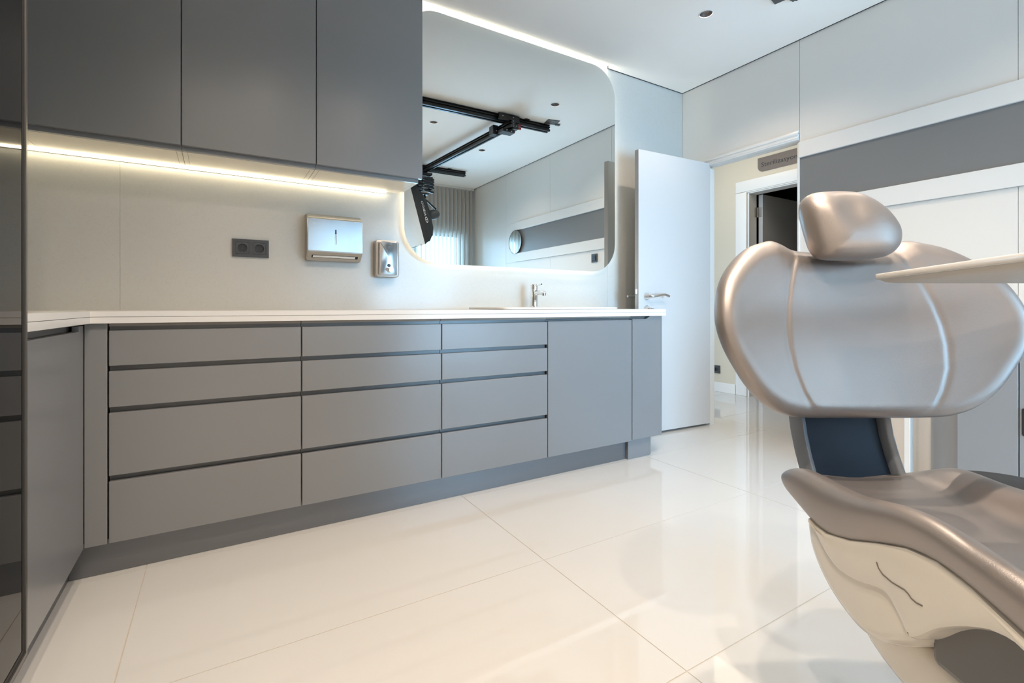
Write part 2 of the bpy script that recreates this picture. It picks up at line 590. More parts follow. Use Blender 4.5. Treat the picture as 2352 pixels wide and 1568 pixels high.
# ---- door in the right wall, swung open into the room
d1 = struct_root('door_1', (XB, DY1, 0), 'open white door at the corner beside the sink counter')
b = B()
box(b, XB - 0.012, XB + 0.004, DY0 + 0.002, DY1 + 0.16, DZ - 0.002, DZ + 0.058, 0.003)
box(b, XB - 0.020, XB + 0.000, DY0 + 0.002, DY1 + 0.16, DZ + 0.030, DZ + 0.050, 0.004)
box(b, XB - 0.016, XB + 0.000, DY0 + 0.002, DY1 + 0.16, DZ + 0.008, DZ + 0.018, 0.003)
ob('door_lintel', b, 'white_paint', d1, 40)
b = B()
box(b, XB + 0.002, XB + 0.055, DY0, DY1, DZ - 0.010, DZ - 0.001, 0.001)
box(b, XB + 0.03, XB + 0.045, DY0, DY1, DZ - 0.016, DZ - 0.010, 0.001)
ob('door_head_lining', b, 'white_paint', d1)
ob('door_jamb', bx(XB + 0.002, XB + 0.055, DY1 + 0.001, DY1 + 0.019, 0, DZ - 0.025), 'white_paint', d1)
ob('door_jamb', bx(XB - 0.010, XB + 0.055, DY0 - 0.003, DY0 + 0.010, 0, DZ - 0.025, 0.002, 1), 'white_paint', d1)
ob('door_casing', bx(XB - 0.012, XB + 0.004, DY1 + 0.021, DY1 + 0.098, 0, DZ - 0.003, 0.003), 'white_paint', d1)
LX0, LX1 = 2.536, XB - 0.004
LY0, LY1 = 2.432, 2.472
leaf = ob('door_leaf', bx(LX0, LX1, LY0, LY1, 0.016, DZ + 0.014, 0.002, 1), 'door', d1)
ob('lock_plate', bx(LX0 - 0.0012, LX0 + 0.001, 2.441, 2.461, 0.86, 1.085, 0.0005, 1), 'nickel', leaf)
ob('latch_bolt', bx(LX0 - 0.011, LX0 + 0.001, 2.444, 2.458, 1.008, 1.045, 0.003), 'chrome', leaf)
b = lathe(B(), [(0, 0.0), (0.026, 0.0), (0.026, 0.006), (0.022, 0.009), (0, 0.009)], 28, axis_mtx((2.610, LY0, 0.994), (0, -1, 0)))
ob('handle_rosette', b, 'chrome', leaf, 35)
b = B()
tube(b, [(2.610, 2.424, 0.994), (2.610, 2.398, 0.994), (2.616, 2.386, 0.9945), (2.639, 2.382, 0.995), (2.674, 2.380, 1.000), (2.704, 2.379, 1.006),
         (2.734, 2.378, 1.007), (2.759, 2.378, 1.001), (2.776, 2.378, 0.994)], [0.011, 0.010, 0.0095, 0.009, 0.0085, 0.0085, 0.0085, 0.0085, 0.0085], 14)
ob('lever_handle', b, 'nickel', leaf, 50)
b = lathe(B(), [(0, 0.0), (0.024, 0.0), (0.024, 0.006), (0.020, 0.009), (0, 0.009)], 28, axis_mtx((2.610, LY0, 0.905), (0, -1, 0)))
ob('key_rosette', b, 'chrome', leaf, 35)
ob('key', bx(2.629, 2.656, 2.405, 2.409, 0.897, 0.911, 0.001, 1), 'nickel', leaf)
b = tube(B(), [(2.610, LY1, 0.994), (2.610, LY1 + 0.042, 0.994), (2.590, LY1 + 0.05, 0.994), (2.515, LY1 + 0.05, 0.994)], 0.009, 12)
ob('rear_handle', b, 'nickel', leaf, 50)

leaf.rotation_euler.z = -math.radians(3.0)

# ---- corridor beyond
D2Y0, D2Y1, D2Z = 2.12, 3.02, 2.10
wc = struct(ob('wall_corridor', poly(B(), [(0.6, 0), (D2Y0, 0), (D2Y0, D2Z), (D2Y1, D2Z), (D2Y1, 0), (3.95, 0), (3.95, ZC), (0.6, ZC)], XC, XC + 0.13, 'yz'), 'cream_wall'))
struct(ob('wall_corridor_end', bx(XB + 0.055, XC, 3.85, 3.95, 0, ZC), 'cream_wall'))
struct(ob('wall_corridor_near', bx(XB + 0.0551, XC, 0.62, 0.72, 0, ZC), 'cream_wall'))
struct(ob('ceiling_corridor', bx(XB + 0.0551, XC + 1.6, 0.62, 3.95, ZC, ZC + 0.05), 'ceiling'))
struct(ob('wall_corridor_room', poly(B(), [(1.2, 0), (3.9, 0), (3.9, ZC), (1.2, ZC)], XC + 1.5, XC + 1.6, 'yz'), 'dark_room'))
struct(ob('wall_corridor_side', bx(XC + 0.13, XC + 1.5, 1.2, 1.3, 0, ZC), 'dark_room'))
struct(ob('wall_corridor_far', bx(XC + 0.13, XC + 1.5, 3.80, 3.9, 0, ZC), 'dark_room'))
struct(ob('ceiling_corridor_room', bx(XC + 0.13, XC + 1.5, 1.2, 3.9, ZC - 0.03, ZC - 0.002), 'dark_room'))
struct(ob('baseboard_corridor', bx(XC - 0.014, XC - 0.0005, D2Y1 + 0.125, 3.85, 0, 0.103, 0.003), 'white_paint'))
d2 = struct_root('door_2', (XC, D2Y1, 0), 'dark open doorway below the brown sign in the corridor')
b = B()
box(b, XC - 0.018, XC - 0.0005, D2Y1 - 0.005, D2Y1 + 0.118, 0, D2Z - 0.002, 0.006)
ob('door_casing', b, 'white_paint', d2, 40)
ob('door_casing', bx(XC - 0.018, XC - 0.0005, D2Y0 - 0.11, D2Y0 + 0.005, 0, D2Z - 0.002, 0.006), 'white_paint', d2, 40)
b = B()
box(b, XC - 0.018, XC - 0.0005, D2Y0 - 0.11, D2Y1 + 0.118, D2Z, D2Z + 0.115, 0.006)
box(b, XC - 0.012, XC - 0.0005, D2Y0, D2Y1, D2Z - 0.010, D2Z, 0.002)
ob('door_lintel', b, 'white_paint', d2, 40)
ob('door_jamb', bx(XC, XC + 0.13, D2Y1 - 0.022, D2Y1 - 0.001, 0, D2Z - 0.003), 'white_paint', d2)
ob('door_jamb', bx(XC, XC + 0.13, D2Y0 + 0.001, D2Y0 + 0.022, 0, D2Z - 0.003), 'white_paint', d2)
ob('door_head_lining', bx(XC, XC + 0.13, D2Y0 + 0.023, D2Y1 - 0.023, D2Z - 0.022, D2Z - 0.003), 'white_paint', d2)
leaf2 = ob('door_leaf', bx(XC + 0.135, XC + 0.90, D2Y1 - 0.085, D2Y1 - 0.040, 0.012, D2Z - 0.026, 0.002, 1), 'dim_door', d2)
b = B()
box(b, XC + 0.095, XC + 0.128, D2Y1 - 0.026, D2Y1 - 0.022, 1.845, 1.945, 0.001, 1)
box(b, XC + 0.132, XC + 0.136, D2Y1 - 0.078, D2Y1 - 0.046, 1.845, 1.945, 0.001, 1)
tube(b, [(XC + 0.130, D2Y1 - 0.034, 1.845), (XC + 0.130, D2Y1 - 0.034, 1.945)], 0.007, 10)
ob('hinge', b, 'nickel', d2)

# sign on the corridor wall
sg = thing('wall_sign', 'taupe room sign with black lettering above the corridor doorway', 'sign', (XC, 2.70, 2.34))
ob('sign_plate', poly(B(), rrect(2.45, 2.90, 2.268, 2.408, 0.055, 8, (1, 0, 1, 0))[::-1] if False else
   [(2.9, 2.408)] + [(2.9 - 0.055 + 0.055 * math.cos(-a), 2.268 + 0.055 + 0.055 * math.sin(-a)) for a in [i * PI / 16 for i in range(9)]] +
   [(2.45, 2.268)] + [(2.45 + 0.055 - 0.055 * math.cos(a), 2.408 - 0.055 + 0.055 * math.sin(a)) for a in [i * PI / 16 for i in range(9)]],
   XC - 0.006, XC - 0.0005, 'yz'), 'sign', sg)
ob('lettering', put_text('Sterilizasyon', 0.062, (XC - 0.0068, 2.862, 2.315), (0, -1, 0), (0, 0, 1), 0.352), 'print_black', sg)


# sockets and switch ------------------------------------------------------------------
def socket_inserts(root, pts, ax):
    """ax 'y-': faces -Y at given (x, y, z); 'x-': faces -X"""
    for (x, y, z) in pts:
        d = (0, -1, 0) if ax == 'y-' else (-1, 0, 0)
        b = B()
        if ax == 'y-':
            poly(b, [(x - 0.0275, z - 0.0275), (x + 0.0275, z - 0.0275), (x + 0.0275, z + 0.0275), (x - 0.0275, z + 0.0275)], y - 0.0012, y + 0.004, 'xz', [circle(x, z, 0.0205, 24)])
        else:
            poly(b, [(y - 0.0275, z - 0.0275), (y + 0.0275, z - 0.0275), (y + 0.0275, z + 0.0275), (y - 0.0275, z + 0.0275)], x - 0.0012, x + 0.004, 'yz', [circle(y, z, 0.0205, 24)])
        ins = ob('socket_insert', b, 'anthracite', root)
        pit = lathe(B(), [(0.0205, -0.001), (0.0195, -0.009), (0, -0.009)], 24, axis_mtx((x, y, z), d))
        ob('socket_well', pit, 'anthracite_dark', ins, 40)
        for da, dz, rr in ((0.001, 0.0175, 0.0022), (0.001, -0.0175, 0.0022), (0.008, 0, 0.0026)):
            b = B()
            p = (x, y + da, z + dz) if ax == 'y-' else (x + da, y, z + dz)
            bmesh.ops.create_icosphere(b, subdivisions=1, radius=rr, matrix=Matrix.Translation(p))
            ob('earth_contact', b, 'chrome', ins)


s2 = thing('double_socket', 'dark grey double power socket on the stone backsplash', 'socket', (0.134, YA, 1.205))
b = poly(B(), [(0.055, 1.162), (0.213, 1.162), (0.213, 1.248), (0.055, 1.248)], YA - 0.011, YA - 0.0005, 'xz',
         [[(x - 0.0285, 1.205 - 0.0285), (x + 0.0285, 1.205 - 0.0285), (x + 0.0285, 1.205 + 0.0285), (x - 0.0285, 1.205 + 0.0285)] for x in (0.098, 0.171)])
ob('socket_frame', b, 'anthracite', s2)
socket_inserts(s2, [(0.098, YA - 0.0105, 1.205), (0.171, YA - 0.0105, 1.205)], 'y-')
s3 = thing('corridor_socket', 'dark grey single socket low on the cream corridor wall', 'socket', (XC, 3.372, 0.24))
b = poly(B(), [(3.330, 0.198), (3.414, 0.198), (3.414, 0.282), (3.330, 0.282)], XC - 0.011, XC - 0.0005, 'yz',
         [[(3.372 - 0.0285, 0.24 - 0.0285), (3.372 + 0.0285, 0.24 - 0.0285), (3.372 + 0.0285, 0.24 + 0.0285), (3.372 - 0.0285, 0.24 + 0.0285)]])
ob('socket_frame', b, 'anthracite', s3)
socket_inserts(s3, [(XC - 0.0105, 3.372, 0.24)], 'x-')
sw = thing('light_switch', 'dark light switch on the right wall, seen in the mirror', 'switch', (XB, 1.511, 1.414))
ob('switch_frame', bx(XB - 0.010, XB - 0.0005, 1.468, 1.554, 1.371, 1.457, 0.002, 1), 'anthracite', sw)
b = bx(XB - 0.016, XB - 0.009, 1.484, 1.538, 1.387, 1.441, 0.002, 1)
ob('rocker', b, 'anthracite_dark', sw)

# ================================================================== BASE CABINETS
ZT = 0.8390          # top of the fronts
UW = 0.6058
X0 = -0.3205


def drawer_unit(x, label):
    t = thing('drawer_cabinet', label, 'cabinet', (x, YF, 0), 'grey drawer cabinets under the counter')
    b = B()
    box(b, x + 0.001, x + UW - 0.001, YF + 0.030, YA - 0.004, 0.118, 0.862)
    ob('carcass', b, 'cab_in', t)
    ob('top_rail', bx(x + 0.001, x + UW - 0.001, YF + 0.014, YF + 0.030, 0.853, 0.862), 'rail_wood', t)
    for z0, z1 in ((0.839, 0.853), (0.701, 0.719), (0.5595, 0.5785), (0.327, 0.3465)):
        b = B()
        zc = (z0 + z1) / 2
        zz0, zz1 = z0 - 0.014, z1 + 0.010
        if z0 > 0.83:
            zz1 = 0.853
        # C profile: back plate with a lip
        box(b, x + 0.001, x + UW - 0.001, YF + 0.024, YF + 0.0295, zz0, zz1)
        ob('handle_profile', b, 'cab_dark', t)
    for z0, z1 in ((0.719, ZT), (0.5785, 0.701), (0.3465, 0.5595), (0.1185, 0.327)):
        b = bx(x + 0.0022, x + UW - 0.0022, YF, YF + 0.019, z0, z1, 0.0012, 1)
        ob('drawer', b, 'cab', t)
    return t


du = drawer_unit(X0, 'widest-looking grey drawer cabinet at the left, next to the corner filler')
copy_tree(du, (X0 + UW, YF, 0), 'grey four-drawer cabinet in the middle of the three drawer cabinets')
copy_tree(du, (X0 + 2 * UW, YF, 0), 'grey four-drawer cabinet next to the plain sink cabinet door')

# sink cabinet with a single door
SX0, SX1 = X0 + 3 * UW, 2.1134
t = thing('sink_cabinet', 'grey cabinet with one plain door under the sink', 'cabinet', (SX0, YF, 0))
ob('carcass', bx(SX0 + 0.001, SX1 - 0.001, YF + 0.030, YA - 0.004, 0.118, 0.70), 'cab_in', t)
ob('top_rail', bx(SX0 + 0.001, SX1 - 0.001, YF + 0.014, YF + 0.030, 0.855, 0.862), 'rail_wood', t)
ob('handle_profile', bx(SX0 + 0.001, SX1 - 0.001, YF + 0.024, YF + 0.0295, 0.705, 0.853), 'cab_dark', t)
ob('door', bx(SX0 + 0.0022, SX1 - 0.0022, YF, YF + 0.019, 0.1185, 0.842, 0.0012, 1), 'cab', t)

# end cabinet with a door wrapping round the corner
EX1 = 2.395
t = thing('end_cabinet', 'grey end cabinet with a rounded corner and notched handle', 'cabinet', (SX1, YF, 0))
R = 0.045
ptsf = [(SX1 + 0.0022, YF + 0.019), (SX1 + 0.0022, YF)] + [(EX1 - R + R * math.sin(a), YF + R - R * math.cos(a)) for a in [i * PI / 20 for i in range(11)]] + \
       [(EX1, YA - 0.01), (EX1 - 0.019, YA - 0.01)] + [(EX1 - R + (R - 0.019) * math.sin(a), YF + R - (R - 0.019) * math.cos(a)) for a in [i * PI / 20 for i in range(10, -1, -1)]]
# door front with notch: build as a strip of columns with their own top heights
b = B()
cols = [(SX1 + 0.0022, 0, 0.846), (2.228, 0, 0.846), (2.238, 0, 0.849), (2.262, 0, 0.861), (2.272, 0, 0.863)] + \
       [(EX1 - R + R * math.sin(a), R - R * math.cos(a), 0.863) for a in [i * PI / 20 for i in range(0, 11)]] + [(EX1, 0.30, 0.863), (EX1, YA - YF - 0.008, 0.863)]
rows = []
for i, (x, dy, zt) in enumerate(cols):
    if i < 5:
        nx, ny = 0, 1
    elif i < 16:
        a = (i - 5) * PI / 20
        nx, ny = -math.sin(a), math.cos(a)
    else:
        nx, ny = -1, 0
    o = (x + nx * 0.019, YF + dy + ny * 0.019)
    rows.append([b.verts.new((x, YF + dy, 0.1225)), b.verts.new((x, YF + dy, zt)), b.verts.new((o[0], o[1], zt)), b.verts.new((o[0], o[1], 0.1225))])
grid_faces(b, rows, True)
b.faces.new(rows[0])
b.faces.new(rows[-1][::-1])
ob('door', b, 'cab', t, 30)
ob('carcass', bx(SX1 + 0.001, EX1 - 0.06, YF + 0.030, YA - 0.004, 0.118, 0.862), 'cab_in', t)
ob('handle_profile', bx(SX1 + 0.001, 2.30, YF + 0.0235, YF + 0.0295, 0.80, 0.861), 'cab_dark', t)
pr = [(2.108, YA - 0.006), (2.108, YF + 0.028)] + [(2.33 - 0.05 + 0.05 * math.sin(a), YF + 0.028 + 0.05 - 0.05 * math.cos(a)) for a in [i * PI / 20 for i in range(11)]] + [(2.33, YA - 0.006)]
ob('plinth', poly(B(), pr, 0.0, 0.1175, 'xy'), 'cab', t, 30)

# plinth under the run, and under the left leg
t = thing('plinth', 'long grey kickboard recessed under the drawer cabinets', 'kickboard', (0.8, 2.157, 0))
ob('kickboard', bx(-0.430, 2.104, 2.157, 2.173, 0.001, 0.1175), 'plinth', t)
ob('kickboard', bx(-0.447, -0.431, 0.62, 2.173, 0.001, 0.1175), 'plinth', t)

# corner filler and left-leg cabinet
t = thing('corner_filler', 'narrow grey upright filler in the inner corner of the cabinets', 'filler', (-0.35, YF, 0))
ob('filler_panel', bx(XG + 0.001, X0 - 0.0022, YF, YF + 0.019, 0.1185, 0.863, 0.001, 1), 'cab', t)
ob('filler_return', bx(XG + 0.001, XG + 0.018, YF + 0.020, YF + 0.045, 0.1185, 0.863), 'cab_in', t)
t = thing('corner_cabinet', 'grey cabinet with a tall notched door beside the black glass cabinet', 'cabinet', (XG, 1.8, 0))
LYN = 1.477
ob('carcass', bx(XL + 0.004, XG - 0.030, LYN + 0.002, YA - 0.004, 0.118, 0.862), 'cab_in', t)
b = poly(B(), [(LYN + 0.002, 0.1185), (YF - 0.004, 0.1185), (YF - 0.004, 0.857), (YF - 0.060, 0.857), (YF - 0.060, 0.840), (LYN + 0.002, 0.840)], XG - 0.019, XG, 'yz', bev=0.0012)
ob('door', b, 'cab', t)
ob('handle_profile', bx(XG - 0.029, XG - 0.0235, LYN + 0.002, YF - 0.10, 0.80, 0.857), 'cab_dark', t)

# ---- worktop, L shaped, with the cut-out for the basin
ct = thing('worktop', 'white L-shaped worktop with a doubled front edge', 'worktop', (0.8, 2.4, 0.866))
RC = 0.03


def counter_outline(d):
    x1, y0, xl = 2.402 - d, 2.090 + d, -0.363 - d
    return [(XL + 0.003, YA - 0.001), (XL + 0.003, 1.476), (xl, 1.476), (xl, y0)] + \
           [(x1 - RC + RC * math.sin(a), y0 + RC - RC * math.cos(a)) for a in [i * PI / 16 for i in range(9)]] + [(x1, YA - 0.001)]


hole = rrect(1.555, 2.045, 2.215, 2.535, 0.06, 5)
ob('upper_slab', poly(B(), counter_outline(0), 0.8862, 0.9045, 'xy', [hole]), 'counter', ct)
ob('lower_slab', poly(B(), counter_outline(0.0), 0.8640, 0.8848, 'xy', [hole]), 'counter', ct)
ob('shadow_joint', poly(B(), counter_outline(0.003), 0.8848, 0.8862, 'xy', [hole]), 'shell_gap', ct)

# ---- basin and tap
sk = thing('basin', 'white inset basin with a low raised rim', 'sink', (1.66, 2.38, 0.9045))
b = poly(B(), rrect(1.265, 2.075, 2.165, 2.625, 0.05, 6), 0.9050, 0.9170, 'xy', [rrect(1.570, 2.030, 2.230, 2.520, 0.055, 6)], bev=0.004)
ob('rim', b, 'cup_white', sk, 40)
b = B()
rows = []
for (ins, z) in ((0.0, 0.916), (0.002, 0.90), (0.012, 0.83), (0.03, 0.79), (0.09, 0.775)):
    rows.append([b.verts.new((x, y, z)) for x, y in rrect(1.570 + ins, 2.030 - ins, 2.230 + ins, 2.520 - ins, 0.055 - ins * 0.3, 6)])
grid_faces(b, rows, True)
b.faces.new(rows[-1])
ob('bowl', b, 'cup_white', sk, 50)
ob('drain', lathe(B(), [(0, 0.777), (0.022, 0.777), (0.022, 0.779), (0, 0.7795)], 20, Matrix.Translation((1.80, 2.375, 0))), 'chrome', sk)
fx, fy = 1.730, 2.590
tp = thing('tap', 'chrome single-lever mixer tap standing at the basin', 'tap', (fx, fy, 0.917))
b = lathe(B(), [(0, 0.9172), (0.027, 0.9172), (0.027, 0.921), (0.0235, 0.924), (0.0225, 0.93), (0.0225, 1.026), (0.0215, 1.0275), (0, 1.0275)], 28, Matrix.Translation((fx, fy, 0)))
ob('body', b, 'chrome', tp, 35)
b = tube(B(), [(fx, fy - 0.018, 1.008), (fx, fy - 0.07, 1.008), (fx, fy - 0.118, 1.006)], [0.014, 0.013, 0.0125], 18)
ob('spout', b, 'chrome', tp, 35)
b = tube(B(), [(fx, fy - 0.110, 1.004), (fx, fy - 0.112, 0.988)], [0.0125, 0.0115], 16)
ob('aerator', b, 'steel', tp, 35)
b = lathe(B(), [(0, 1.029), (0.0225, 1.029), (0.0225, 1.060), (0.020, 1.063), (0, 1.063)], 28, Matrix.Translation((fx, fy, 0)))
lv = ob('lever_cap', b, 'chrome', tp, 35)
b = tube(B(), [(fx, fy - 0.018, 1.052), (fx, fy - 0.05, 1.056), (fx, fy - 0.085, 1.061)], [0.0055, 0.0045, 0.005], 12)
ob('lever', b, 'chrome', lv, 50)

# ================================================================== UPPER CABINETS
UY = 2.413
UZ = 1.581


def upper_unit(x0, x1, label, last=False):
    t = thing('wall_cabinet', label, 'cabinet', (x0, UY, UZ), 'grey wall cabinets above the worktop')
    xe = x1 - (0.016 if last else 0.0005)
    b = bx(x0 + 0.0005, xe, UY + 0.022, YA - 0.001, 1.566, ZC - 0.004)
    ob('carcass', b, 'cab', t)
    # underside board between slim side panels
    box_b = B()
    box(box_b, x0 + 0.020, xe - 0.020, UY + 0.024, YA - 0.002, 1.5635, 1.5655)
    u = ob('underside_board', box_b, 'cab_under', t)
    ob('side_edge', bx(x0 + 0.001, x0 + 0.0185, UY + 0.024, YA - 0.002, 1.5635, 1.5655), 'cab_under', t)
    ob('side_edge', bx(xe - 0.0185, xe - 0.0005, UY + 0.024, YA - 0.002, 1.5635, 1.5655), 'cab_under', t)
    ob('front_rail', bx(x0 + 0.001, xe, UY + 0.006, UY + 0.0215, 1.5635, 1.60), 'cab', t)
    ob('door', bx(x0 + 0.0018, x1 - 0.0018, UY - 0.019, UY + 0.001, UZ, 2.523, 0.001, 1), 'cab', t)
    ob('cornice', bx(x0 + 0.0005, x1 + (0.006 if last else -0.0005), UY - 0.019, UY + 0.0215, 2.527, ZC - 0.004), 'cab', t)
    return t


upper_unit(XL + 0.003, -0.648, 'grey wall cabinet in the corner, mostly behind the black glass cabinet')
upper_unit(-0.648, -0.131, 'grey wall cabinet door next to the black glass cabinet')
upper_unit(-0.131, 0.387, 'grey wall cabinet in the middle, above the double socket')
upper_unit(0.387, 0.906, 'grey wall cabinet beside the mirror, above the towel dispenser', True)
t = thing('under_cabinet_light', 'warm LED strip under the grey wall cabinets', 'light', (0.1, YA - 0.01, 1.556))
ob('led_profile', bx(XL + 0.01, 0.803, YA - 0.0080, YA - 0.0005, 1.5545, 1.5628), 'white_paint', t)
ob('led_diffuser', bx(XL + 0.012, 0.800, YA - 0.0190, YA - 0.0085, 1.5555, 1.5615, 0.001, 1), 'led', t)

# ================================================================== TALL BLACK GLASS CABINET
GY0, GY1 = 0.62, 1.474
XGG = -0.362
t = thing('glass_cabinet', 'tall dark cabinet with a smoked glass door at the left edge', 'cabinet', (XGG, 1.05, 0))
ob('carcass', bx(XL + 0.004, XGG - 0.024, GY0, GY1, 0.150, ZC - 0.004), 'cab_in', t)
b = poly(B(), [(GY0 + 0.002, 0.150), (GY1 - 0.001, 0.150), (GY1 - 0.001, ZC - 0.008), (GY0 + 0.002, ZC - 0.008)], XGG - 0.022, XGG, 'yz',
         [[(GY0 + 0.018, 0.160), (GY1 - 0.009, 0.160), (GY1 - 0.009, ZC - 0.02), (GY0 + 0.018, ZC - 0.02)]])
ob('door_frame', b, 'alu', t)
b = poly(B(), [(GY0 + 0.018, 0.160), (GY1 - 0.009, 0.160), (GY1 - 0.009, ZC - 0.02), (GY0 + 0.018, ZC - 0.02)], XGG - 0.020, XGG - 0.003, 'yz',
         [[(GY0 + 0.026, 0.172), (GY1 - 0.021, 0.172), (GY1 - 0.021, ZC - 0.03), (GY0 + 0.026, ZC - 0.03)]])
ob('gasket', b, 'black', t)
ob('glass_pane', bx(XGG - 0.012, XGG - 0.004, GY0 + 0.0262, GY1 - 0.0212, 0.1722, ZC - 0.0302), 'black_glass', t)

# ================================================================== WALL MIRROR with backlight
mr = thing('wall_mirror', 'large rounded backlit mirror above the basin', 'mirror', (1.69, YA, 1.9))
MX0, MX1, MZ0, MZ1, MY = 0.893, 2.481, 1.170, 2.640, 2.650
ob('mirror_glass', poly(B(), rrect(MX0, MX1, MZ0, MZ1, 0.21, 16), MY, MY + 0.005, 'xz'), 'mirror', mr)
ob('mirror_backing', poly(B(), rrect(MX0 + 0.004, MX1 - 0.004, MZ0 + 0.004, MZ1 - 0.004, 0.206, 16), MY + 0.0052, MY + 0.008, 'xz'), 'white_paint', mr)
INS = 0.075
b = poly(B(), rrect(MX0 + INS, MX1 - INS, MZ0 + INS, MZ1 - INS, 0.15, 12), MY + 0.008, YA - 0.001, 'xz')
ob('backlight_frame', b, 'white_paint', mr)
b = B()
ring = rrect(MX0 + INS - 0.002, MX1 - INS + 0.002, MZ0 + INS - 0.002, MZ1 - INS + 0.002, 0.152, 12)
rows = [[b.verts.new((x, MY + 0.022, z)) for x, z in ring], [b.verts.new((x, MY + 0.036, z)) for x, z in ring]]
grid_faces(b, rows, True)
ob('led_strip', b, 'led_cool', mr)

cv = thing('cove_light', 'bright LED slot in the ceiling above the large mirror', 'light', (1.69, 2.672, ZC))
ob('cove_housing', bx(0.926, 2.452, 2.646, YA - 0.001, ZC + 0.060, ZC + 0.10), 'white_paint', cv)
ob('led_diffuser', bx(0.930, 2.448, 2.652, 2.690, ZC + 0.050, ZC + 0.0595), 'led_cove', cv)

# ================================================================== DISPENSERS
pd = thing('paper_towel_dispenser', 'steel paper towel dispenser on the stone backsplash', 'dispenser', (0.515, YA, 1.275))
b = B()
prof = [(YA - 0.0005, 1.158), (YA - 0.045, 1.158), (YA - 0.092, 1.198), (YA - 0.094, 1.206), (YA - 0.094, 1.362), (YA - 0.090, 1.370), (YA - 0.050, 1.394), (YA - 0.0005, 1.397)]
poly(b, prof, 0.380, 0.652, 'yz')
bmesh.ops.bevel(b, geom=[e for e in b.edges if abs((e.verts[0].co - e.verts[1].co).x) < 1e-6 and e.calc_face_angle(0) > 1.2], offset=0.004, segments=2, affect='EDGES')
ob('casing', b, 'steel_edge', pd, 30)
yf = YA - 0.0945
slot = [(0.512, 1.315), (0.518, 1.315), (0.5205, 1.245), (0.519, 1.240), (0.515, 1.238), (0.511, 1.240), (0.5095, 1.245)]
ob('front_plate', poly(B(), [(0.383, 1.204), (0.649, 1.204), (0.649, 1.364), (0.383, 1.364)], yf - 0.002, yf, 'xz', [slot]), 'steel', pd)
ob('level_window', poly(B(), [(0.512, 1.3149), (0.518, 1.3149), (0.5187, 1.293), (0.5113, 1.293)], yf - 0.0008, yf + 0.0002, 'xz'), 'black', pd)
b = B()
star = []
for i in range(16):
    a = 2 * PI * i / 16
    rr = 0.0085 if i % 2 == 0 else 0.005
    star.append((0.412 + rr * math.cos(a), 1.343 + rr * math.sin(a)))
poly(b, star, yf - 0.0026, yf - 0.0019, 'xz', [circle(0.412, 1.343, 0.003, 10)])
ob('emblem', b, 'steel_edge', pd)
# slot in the slanted underside with paper showing
n = Vector((0, -0.040, -0.047)).normalized()
n = Vector((0, -0.648, -0.762))
tv = Vector((0, -0.762, 0.648))


def slanted(u0, u1, v0, v1, off, x0, x1):
    c = Vector((0, (YA - 0.045 + YA - 0.092) / 2, (1.158 + 1.198) / 2))
    bm = B()
    vs = []
    for x in (x0, x1):
        for v in (v0, v1):
            for o_ in (off, off + 0.001):
                p = c + tv * v + n * o_
                vs.append(bm.verts.new((x, p.y, p.z)))
    for f in [(0, 1, 3, 2), (4, 6, 7, 5), (0, 4, 5, 1), (2, 3, 7, 6), (0, 2, 6, 4), (1, 5, 7, 3)]:
        bm.faces.new([vs[i] for i in f])
    return bm


ob('paper_slot', slanted(0, 0, -0.010, 0.008, 0.0002, 0.403, 0.632), 'black', pd)
ob('paper_towel', slanted(0, 0, -0.006, 0.007, 0.0014, 0.409, 0.618), 'paper', pd)

sd = thing('soap_dispenser', 'small steel soap dispenser beside the mirror', 'dispenser', (0.795, YA, 1.18))
ob('back_plate', poly(B(), rrect(0.733, 0.862, 1.083, 1.286, 0.016, 5), YA - 0.055, YA - 0.0005, 'xz', bev=0.004), 'steel_edge', sd, 40)
ob('front_body', poly(B(), rrect(0.744, 0.843, 1.092, 1.276, 0.010, 4), YA - 0.082, YA - 0.0552, 'xz', bev=0.004), 'steel', sd, 40)
ob('level_window', lathe(B(), [(0, 0), (0.0095, 0), (0.0095, 0.002), (0.0085, 0.003), (0, 0.003)], 24, axis_mtx((0.796, YA - 0.082, 1.145), (0, -1, 0))), 'anthracite_dark', sd, 35)
b = lathe(B(), [(0, 0), (0.0125, 0), (0.0125, 0.004), (0.0095, 0.008), (0.0095, 0.018), (0.011, 0.020), (0.011, 0.030), (0.008, 0.033), (0, 0.033)], 20, axis_mtx((0.796, YA - 0.082, 1.118), (0, -1, 0)))
ob('push_valve', b, 'chrome', sd, 35)
b = B()
for k in range(6):
    box(b, 0.7835 + k * 0.0042, 0.7865 + k * 0.0042, YA - 0.0824, YA - 0.0819, 1.2535, 1.2565)
ob('printed_mark', b, 'anthracite', sd)['kind'] = 'stuff'

